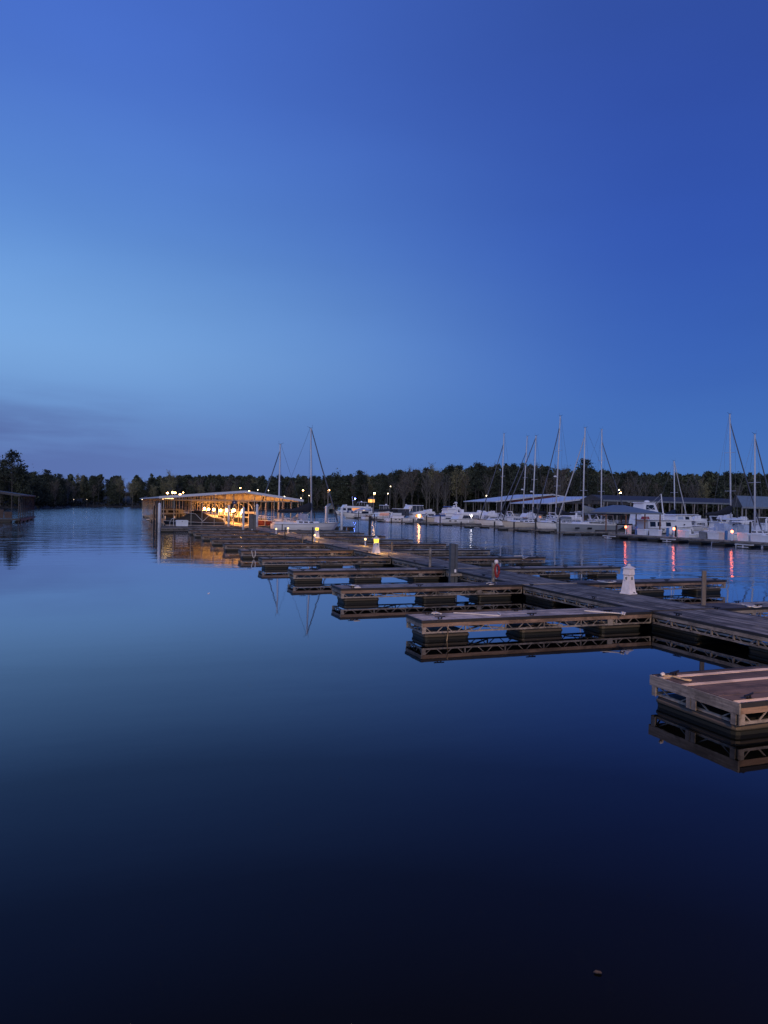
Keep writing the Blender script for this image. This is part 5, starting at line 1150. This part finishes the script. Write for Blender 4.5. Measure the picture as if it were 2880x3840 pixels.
# grey hip roofed canopy
Y = 88.0; a, b2 = atY(2272,1920,Y), atY(2487,1922,Y); pk = atY(2352,1895,Y+3); W = b2.x-a.x; ze = a.z; zr = pk.z; Dp = 6.0
t = thing('canopy', 'grey hip roofed canopy on posts above the far dock', 'canopy', (a.x, Y, 0))
mb = MB(); mb.add([(0,0,ze),(W,0,ze),(W,Dp,ze),(0,Dp,ze),(W*.34,Dp/2,zr),(W*.55,Dp/2,zr)], [(0,1,5,4),(1,2,5),(2,3,4,5),(3,0,4),(3,2,1,0)]); mb.build('roof', M['roof_blue'], t)
mb = MB(); mb.box(0,W,-.04,-.004,ze-.22,ze); mb.box(-.04,-.004,0,Dp,ze-.22,ze); mb.build('valance', M['tarp_grey'], t)
for x in (.3, W*.37, W*.7, W-.3):
    for y in (.3, Dp-.3): vpost(t, x, y, .3, ze-.03, .14, 'teak')
mb = MB(); mb.box(0,W,0,Dp,.4,.62); mb.build('floor', M['deck_dark'], t)
mb = MB(); mb.box(W*.40,W*.66,2.5,3.5,.63,1.6); mb.build('covered_machine', M['tarp_dark'], t)
for x in (.5, W*.5, W-2.4): f = MB(); float_block(f, x, x+1.9, .4, Dp-.4, .39); f.build('float', M['float'], t)
# dark railing of the gangway on the far left of the marina
a, b2 = at(1318,1944), at(1460,1958); d = b2-a
t = thing('gangway_railing', 'dark railing with posts along the dock before the leftmost yachts', 'railing', a)
mb = MB()
for k in range(8): q = d*(k/7); mb.bar((q.x,q.y,.1),(q.x,q.y,1.55),.07)
mb.build('rail_posts', M['pile_dark'], t)
mb = MB(); mb.bar((0,0,1.5),(d.x,d.y,1.5),.06); mb.bar((0,0,.95),(d.x,d.y,.95),.06); mb.build('rails', M['pile_dark'], t)
mb = MB(); wv = Vector((d.y,-d.x,0)).normalized()*-1.0; 
mb.add([(0,0,.3),(d.x,d.y,.3),(d.x+wv.x,d.y+wv.y,.3),(wv.x,wv.y,.3),(0,0,.5),(d.x,d.y,.5),(d.x+wv.x,d.y+wv.y,.5),(wv.x,wv.y,.5)], [(3,2,1,0),(4,5,6,7),(0,1,5,4),(1,2,6,5),(2,3,7,6),(3,0,4,7)]); mb.build('deck', M['deck_dark'], t)
for u in (.05,.3,.55,.8): q = d*u; f = MB(); f.box(q.x,q.x+1.2,q.y,q.y+.9,-.3,.29); f.build('float', M['float'], t)
# small boats and gabled boathouse on the far left of the marina
Y = 300; a, b2 = atY(1229,1917,Y), atY(1254,1917,Y); ze = atY(1228,1906,Y).z; zr = atY(1241,1890,Y).z; W = b2.x-a.x
t = thing('boathouse', 'small grey gabled boathouse with a dark open front beyond the white piles', 'boathouse', (a.x, Y, 0))
mb = MB(); mb.prof([(0,.2),(W*.2,.2),(W*.2,ze-.3),(W*.9,ze-.3),(W*.9,.2),(W,.2),(W,ze),(W/2,zr),(0,ze)], .1); mb.box(0,.12,.11,5,.2,ze); mb.box(W-.12,W,.11,5,.2,ze); mb.box(.13,W-.13,4.9,5,.2,ze); mb.build('wall', M['siding'], t)
mb = MB()
for s in (0, 1):
    x0, x1 = (-.3, W/2) if s == 0 else (W+.3, W/2); mb.add([(x0,-.4,ze-.1),(x1,-.4,zr+.08),(x1,5.3,zr+.08),(x0,5.3,ze-.1),(x0,-.4,ze+.02),(x1,-.4,zr+.2),(x1,5.3,zr+.2),(x0,5.3,ze+.02)], [(3,2,1,0),(4,5,6,7),(0,1,5,4),(1,2,6,5),(2,3,7,6),(3,0,4,7)])
mb.build('roof', M['tarp_grey'], t)
mb = MB(); mb.box(-.2,W+.2,-.5,5.2,-.2,.19); mb.build('float_base', M['frame_dark'], t)
# lamp tower house with lit windows
Y = 285; a = atY(1380,1886,Y); W = 3.0; zf = atY(1380,1884,Y).z; zt = atY(1380,1872,Y).z; zr = atY(1391,1860,Y).z
t = thing('lookout_house', 'small hexagonal lookout with a dark pointed roof and glowing yellow windows', 'lookout', (a.x+W/2, Y, 0))
mb = MB(); mb.lathe([(W*.42,-.5),(W*.42,zf)], 6, sq=True); mb.build('tower_wall', M['frame_dark'], t)
mb = MB(); mb.lathe([(W*.46,zf),(W*.46,zt)], 6, sq=True); mb.build('lit_window_band', M['lit_house'], t)
mb = MB()
for k in range(6): ang_ = 2*math.pi*(k+.5)/6; mb.bar((W*.47*math.cos(ang_),W*.47*math.sin(ang_),zf),(W*.47*math.cos(ang_),W*.47*math.sin(ang_),zt),.14)
mb.build('window_posts', M['frame_dark'], t)
mb = MB(); mb.lathe([(W*.68,zt),(W*.66,zt+.15),(.15,zr-.2),(.05,zr)], 6, sq=True); mb.build('roof', M['roof_dark'], t)
# ---------------------------------------------------------------- far shore, trees, lamps
SH = [(-1500,230),(-700,225),(-300,240),(0,262),(130,272),(215,300),(262,330),(290,392),(500,402),(800,405),(1165,410),(1350,370),(1500,330),(1750,300),(2000,285),(2500,258),(2900,235),(3400,215),(4200,200),(5600,190)]
shore = [atD(px, D) for px, D in SH]; shore = [Vector((p.x, p.y, 0)) for p in shore]
# resample
def resample(P, step):
    out = [P[0].copy()]; acc = 0
    for a, b2 in zip(P, P[1:]):
        d = (b2-a).length; t = step-acc
        while t <= d: out.append(a+(b2-a)*(t/d)); t += step
        acc = d-(t-step)
    return out
sh = resample(shore, 6); rnd = random.Random(11)
def normal(i):
    a, b2 = sh[max(0,i-6)], sh[min(len(sh)-1,i+6)]; d = (b2-a).normalized(); n = Vector((-d.y, d.x, 0)); 
    return n if n.dot(sh[i]) > 0 else -n
OFF = [(-4,-1.0),(0,.12),(3,.7),(14,1.6),(45,3.2),(120,6.5),(400,11),(1600,14)]
vs, fs = [], []
for i, p in enumerate(sh):
    n = normal(i)
    for o, z in OFF:
        j = rnd.uniform(-.3,.3)*min(1,abs(o)/4); q = p + n*(o + rnd.uniform(-.8,.8)*(1 if o == 0 else 0)); vs.append((q.x, q.y, z + j*.5))
m_ = len(OFF)
for i in range(len(sh)-1):
    for k in range(m_-1): fs.append((i*m_+k, (i+1)*m_+k, (i+1)*m_+k+1, i*m_+k+1))
mb = MB(); mb.add(vs, fs); tag(mb.build('far_shore', M['ground'], smooth=True), 'dark wooded far shore rising gently from the lake', 'shore', kind='structure')
def shore_z(o):
    for (a, za), (b2, zb) in zip(OFF, OFF[1:]):
        if a <= o <= b2: return za + (zb-za)*(o-a)/(b2-a)
    return OFF[-1][1]
# tree kinds (crown = many small faces spread in clumps, trunk tapered with limbs)
def leaf(mb, c, s, rnd):
    a = Vector((rnd.gauss(0,1), rnd.gauss(0,1), rnd.gauss(0,1))).normalized(); b2 = a.cross(Vector((rnd.gauss(0,1), rnd.gauss(0,1), rnd.gauss(0,1)))).normalized()
    a *= s*rnd.uniform(.6,1.2); b2 *= s*rnd.uniform(.35,.8)
    mb.v += [tuple(c-a*.5-b2*.4), tuple(c+a*.6), tuple(c-a*.3+b2*.7)]; n = len(mb.v); mb.f.append((n-3,n-2,n-1))
def pine_mesh(H, seed, dens=1.0, low=.42, wide=.17):
    rnd = random.Random(seed); cr, tr = MB(), MB()
    tr.tube([(0,0,-1),(rnd.uniform(-.2,.2),0,H*.5),(rnd.uniform(-.5,.5),rnd.uniform(-.4,.4),H*.97)], .24, 6, .05)
    for k in range(int(34*dens)):
        u = low + (1-low)*((k+rnd.random())/(34*dens)); ang = rnd.uniform(0,6.28); wr = H*wide*(1.15-u)**.6*1.2*rnd.uniform(.4,1.15)
        c = Vector((math.cos(ang)*wr, math.sin(ang)*wr, H*u)); tr.bar((0,0,H*u-.5), c, .09)
        cs = H*.05*rnd.uniform(.8,1.6)*(1.25-u*.5)
        for _ in range(48):
            d = Vector((rnd.gauss(0,1), rnd.gauss(0,1), rnd.gauss(0,.55))); leaf(cr, c + d*cs*.85, .62, rnd)
    for _ in range(60): leaf(cr, Vector((rnd.gauss(0,.45), rnd.gauss(0,.45), H*rnd.uniform(.93,1.0))), .6, rnd)
    return cr, tr
def ever_mesh(H, seed):
    rnd = random.Random(seed); cr, tr = MB(), MB(); tr.tube([(0,0,-1),(0,0,H*.9)], .25, 6, .06)
    for k in range(30):
        u = .12+.86*(k+rnd.random())/30; ang = rnd.uniform(0,6.28); wr = H*.23*(math.sin(math.pi*min(1,u*.9+.1))**.8)*rnd.uniform(.3,1.1)
        c = Vector((math.cos(ang)*wr, math.sin(ang)*wr, H*u)); cs = H*.06*rnd.uniform(.8,1.5); tr.bar((0,0,max(0,H*u-1)), c, .08)
        for _ in range(60): leaf(cr, c + Vector((rnd.gauss(0,1), rnd.gauss(0,1), rnd.gauss(0,.8)))*cs*.9, .9, rnd)
    return cr, tr
def bare_mesh(H, seed, buds=.5):
    rnd = random.Random(seed); cr, tr = MB(), MB(); tr.tube([(0,0,-1),(rnd.uniform(-.4,.4),rnd.uniform(-.4,.4),H*.45),(rnd.uniform(-1,1),rnd.uniform(-1,1),H*.85)], .22, 6, .05)
    for k in range(13):
        u = .3+.55*k/13; ang = k*2.4+rnd.uniform(-.5,.5); l_ = H*(.36-.2*(u-.3))*rnd.uniform(.7,1.2); a = Vector((0,0,H*u)); d = Vector((math.cos(ang)*.5, math.sin(ang)*.5, 1.0)).normalized()
        e = a+d*l_; tr.bar(a, e, .11)
        for _ in range(16):
            s = a+(e-a)*rnd.uniform(.3,1); dd = (d+Vector((rnd.gauss(0,.55), rnd.gauss(0,.55), rnd.gauss(.15,.35)))).normalized(); q = s+dd*rnd.uniform(1.0,2.6); w = Vector((rnd.gauss(0,1),rnd.gauss(0,1),0)).normalized()*.06
            cr.v += [tuple(s-w), tuple(s+w), tuple(q)]; n = len(cr.v); cr.f.append((n-3,n-2,n-1))
            for _ in range(int(6*buds+rnd.random())): leaf(cr, s+(q-s)*rnd.random()+Vector((rnd.gauss(0,.4),rnd.gauss(0,.4),rnd.gauss(0,.4))), .42, rnd)
    return cr, tr
KINDS = {'pine': ('pine_tree','dark clump crowned pine standing','pine tree','pines along the far shore','pine','bark'),
         'ever': ('evergreen_tree','dense dark evergreen standing','evergreen tree','dense evergreens along the far shore','ever','bark'),
         'bare': ('bare_tree','bare brown twigged tree standing','bare tree','bare trees along the far shore','twig','bark_pale'),
         'grey': ('bare_tree','bare grey tree standing','bare tree','grey bare trees along the far shore','twig2','bark_pale'),
         'bud': ('budding_tree','olive budding tree standing','budding tree','budding trees along the far shore','bud','bark_pale')}
protos = {}
def proto(kind, v):
    if (kind, v) in protos: return protos[(kind, v)]
    H = 18.0; sd = v*17+len(kind)
    cr, tr = pine_mesh(H, sd, 1.0, .4+.05*v, .15+.02*v) if kind == 'pine' else ever_mesh(H, sd) if kind == 'ever' else bare_mesh(H, sd, {'bare':.5,'grey':.25,'bud':1.6}[kind])
    protos[(kind, v)] = (cr, tr); return protos[(kind, v)]
meshes = {}
MARKS = [(-400,'left of the dark boat shelter'),(0,'above the dark boat shelter'),(140,'beside the gap in the shore'),(280,'across the open lake'),(420,'short of the lit shelter roof'),(545,'above the lit shelter eave'),(720,'above the lit shelter ridge'),(900,'behind the slope of the lit shelter'),(1040,'between the two nearer masts'),(1180,'behind the white sailboat bow'),(1300,'above the blue lit yacht'),(1420,'above the sundeck yacht'),(1530,'above the aft cabin yacht'),(1640,'above the trawler yacht'),(1760,'behind the left pale roof'),(1900,'behind the leftmost mast'),(2000,'behind the third mast'),(2110,'behind the tallest left mast'),(2220,'behind the fifth and sixth masts'),(2330,'above the hip roofed canopy'),(2450,'above the pilothouse trawler'),(2570,'above the long dark roof'),(2680,'behind the tall right mast'),(2800,'behind the rightmost mast'),(2900,'')]
def mark(p):
    az_ = math.degrees(math.atan2(p[0], p[1])) - 20.6137; px = 1440 + FPX*math.tan(R(az_)); w = MARKS[0][1]
    for a, n_ in MARKS:
        if px >= a and n_: w = n_
    return w
def tree(kind, v, p, h, rz, label=None, group=None):
    name, lab, cat, grp, cm, tm = KINDS[kind]
    if not label:
        w = mark(p); lab = lab.split(' standing')[0].split(' along')[0] + ' on the far shore ' + w; grp = cat + 's ' + w
    t = thing(name, label or lab, cat, p, rz, group or (grp if not label else None)); s = h/18.0; t.scale = (s*random.uniform(.9,1.15), s*random.uniform(.9,1.15), s)
    if (kind, v) not in meshes:
        cr, tr = proto(kind, v); a = tr.build('trunk', M[tm], t, fix=False); b2 = cr.build('crown', M[cm], t, fix=False); meshes[(kind, v)] = (a.data, b2.data)
    else:
        for nm_, me in zip(('trunk','crown'), meshes[(kind, v)]):
            o = bpy.data.objects.new(nm_, me); COL.objects.link(o); o.parent = t
    return t
rnd = random.Random(5)
vis = []
for i, p in enumerate(sh):
    v = ray(0,1900); az_ = math.degrees(math.atan2(p.x, p.y))
    if -12 < az_ < 52: vis.append(i)
def height_at(az_):                                       # crown-line height above the water by bearing (degrees), read off the picture
    T = [(-12,18),(-6,14.5),(-3,16.5),(0,16.5),(6,18.2),(10,18.8),(16,20),(20,20.5),(24,21.5),(28,22),(33,21.3),(38,19.2),(43,17.5),(52,17)]
    for (a, x), (b2, y) in zip(T, T[1:]):
        if a <= az_ <= b2: return x+(y-x)*(az_-a)/(b2-a)
    return 16
count = 0; spots = []
L_ = len(vis)
NT = 280
for k in range(NT):
    f = (k+rnd.uniform(-.4,.4))/NT; i = vis[min(L_-1, max(0, int(f*L_)))]; row = k % 3
    o = (4, 13, 24)[row] + rnd.uniform(-3,3); p = sh[i] + normal(i)*o + Vector((rnd.uniform(-2.5,2.5), rnd.uniform(-2.5,2.5), 0))
    az_ = math.degrees(math.atan2(p.x, p.y)); hh = height_at(az_)
    left = az_ < -1.5
    wts = {'pine': 3 if az_ > 8 else 2, 'ever': 3.2 if (left or 4 < az_ < 14) else 1.2, 'bare': 2.6 if az_ > -2 else .7, 'grey': 3.2 if az_ > 16 else .8, 'bud': 3.4 if -3 < az_ < 14 else .6}
    if row == 2: wts['pine'] *= 2.5; wts['bud'] *= .3
    kind = rnd.choices(list(wts), list(wts.values()))[0]
    h = (hh - shore_z(o)) * (rnd.uniform(.82,1.02) if kind != 'pine' else rnd.uniform(.9,1.06)) * (.8 if row == 0 else 1)
    tree(kind, rnd.randrange(4), Vector((p.x, p.y, shore_z(o)-.2)), h, rnd.uniform(0,6.28))
# single trees that stand out
for px, D, h, kind, v, lab in ((44,262,19.8,'pine',1,'tallest pine with an open lumpy crown at the left picture edge'),(8,268,17,'pine',2,'ragged pine leaning beside the tallest one at the left picture edge'),(78,266,15,'ever',0,'dark evergreen right of the tallest pine at the left edge'),
        (178,320,15.5,'pine',0,'spiky topped pine on the left shore short of the gap in the trees'),(640,398,18.0,'bud',0,'pale budding tree lit by the lamps above the covered dock roof'),(1262,390,19.5,'ever',3,'tall dark evergreen rising just left of the blue lit yacht'),(1345,372,20.5,'pine',0,'tall pine above the leftmost yachts of the marina'),(2195,285,22.5,'pine',0,'tall pine crown right of the fifth mast of the marina')):
    p = atD(px, D); tree(kind, v, Vector((p.x, p.y, .8)), h, rnd.uniform(0,6), lab)
# the wood behind: one mass
cr_all, tr_all = MB(), MB()
import itertools
for k in range(1300):
    i = vis[int(rnd.random()*L_)]; o = rnd.uniform(26, 100); p = sh[i]+normal(i)*o; az_ = math.degrees(math.atan2(p.x, p.y)); hh = height_at(az_)
    kind = rnd.choices(['pine','ever','grey'], [2.2,2,1.6])[0]; H = (hh+1.5*rnd.random()+o*.012-shore_z(o))*rnd.uniform(.93,1.03); z0 = shore_z(o)
    for _ in range(230 if kind != 'grey' else 150):
        u = rnd.uniform(.02,1)**.9; w = H*.24*math.sin(math.pi*min(1,u*.8+.16))*rnd.uniform(0,1.1); a = rnd.uniform(0,6.28)
        leaf(cr_all, Vector((p.x+math.cos(a)*w, p.y+math.sin(a)*w, z0+H*u)), 2.1 if kind != 'grey' else 1.5, rnd)
    tr_all.bar((p.x,p.y,z0-.5),(p.x,p.y,z0+H*.8),.3)
fo = cr_all.build('forest', M['ever'], fix=False); tag(fo, 'dark wood massed behind the shore trees', 'forest', kind='stuff')
tr_all.build('forest_trunks', M['bark'], fo, fix=False)['kind'] = 'stuff'
br = MB()
for i in vis:
    for _ in range(60):
        o = rnd.uniform(0,9); p = sh[i]+normal(i)*o; leaf(br, Vector((p.x+rnd.uniform(-3.5,3.5), p.y+rnd.uniform(-3,3), shore_z(o)+abs(rnd.gauss(0,1.3)))), 1.1, rnd)
tag(br.build('undergrowth', M['brush'], fix=False), 'dark brush along the foot of the far shore', 'undergrowth', kind='stuff')
# lamps on the far shore
def street_lamp(px, py, D, r, mat, label, pole=True, group='lamps on the far shore'):
    p = atD(px, D); T = atY(px, py, p.y)
    t = thing('street_lamp', label, 'street lamp', (T.x, T.y, 0), 0, group)
    mb = MB(); mb.tube([(0,.1,0),(0,.1,T.z+.25)], .07, 6); mb.tube([(0,.1,T.z+.25),(0,-.5,T.z+.35)], .05, 5); mb.build('pole', M['cover_steel'], t)
    mb = MB(); mb.ball((0,-.5,T.z), r, 10, 6, .8); mb.build('lamp_head', M[mat], t)
    return t
lamps = [(628,1849,300,.42,'lamp_shore'),(647,1847,300,.42,'lamp_shore'),(656,1848,298,.42,'lamp_shore'),(675,1854,295,.42,'lamp_shore'),(687,1847,330,.26,'lamp_shore'),
 (901,1830,380,.3,'lamp_shore'),(932,1844,250,.45,'lamp_shore'),(966,1837,385,.22,'lamp_white'),(1006,1839,388,.22,'lamp_white'),(1066,1862,360,.26,'lamp_white'),(1128,1868,360,.2,'lamp_white'),(1136,1839,380,.35,'lamp_shore'),(1158,1858,380,.22,'lamp_white'),
 (1231,1838,180,.24,'lamp_shore'),(1402,1850,215,.30,'lamp_shore'),(1453,1851,310,.24,'lamp_white'),(1463,1824,320,.2,'lamp_white'),(1822,1859,280,.2,'lamp_white'),(2318,1838,250,.2,'lamp_white'),(2324,1848,245,.28,'lamp_shore'),
 (277,1873,388,.10,'lamp_far'),(326,1873,395,.10,'lamp_far'),(533,1873,396,.2,'lamp_far')]
lamps.sort()
for k, (px, py, D, r, mt) in enumerate(lamps):
    n_ = ORD[k] if k < 20 else ['twenty first','twenty second','twenty third','twenty fourth'][k-20]
    street_lamp(px, py, D, r, mt, '%s shore lamp on a thin pole counted from the left along the trees' % n_)
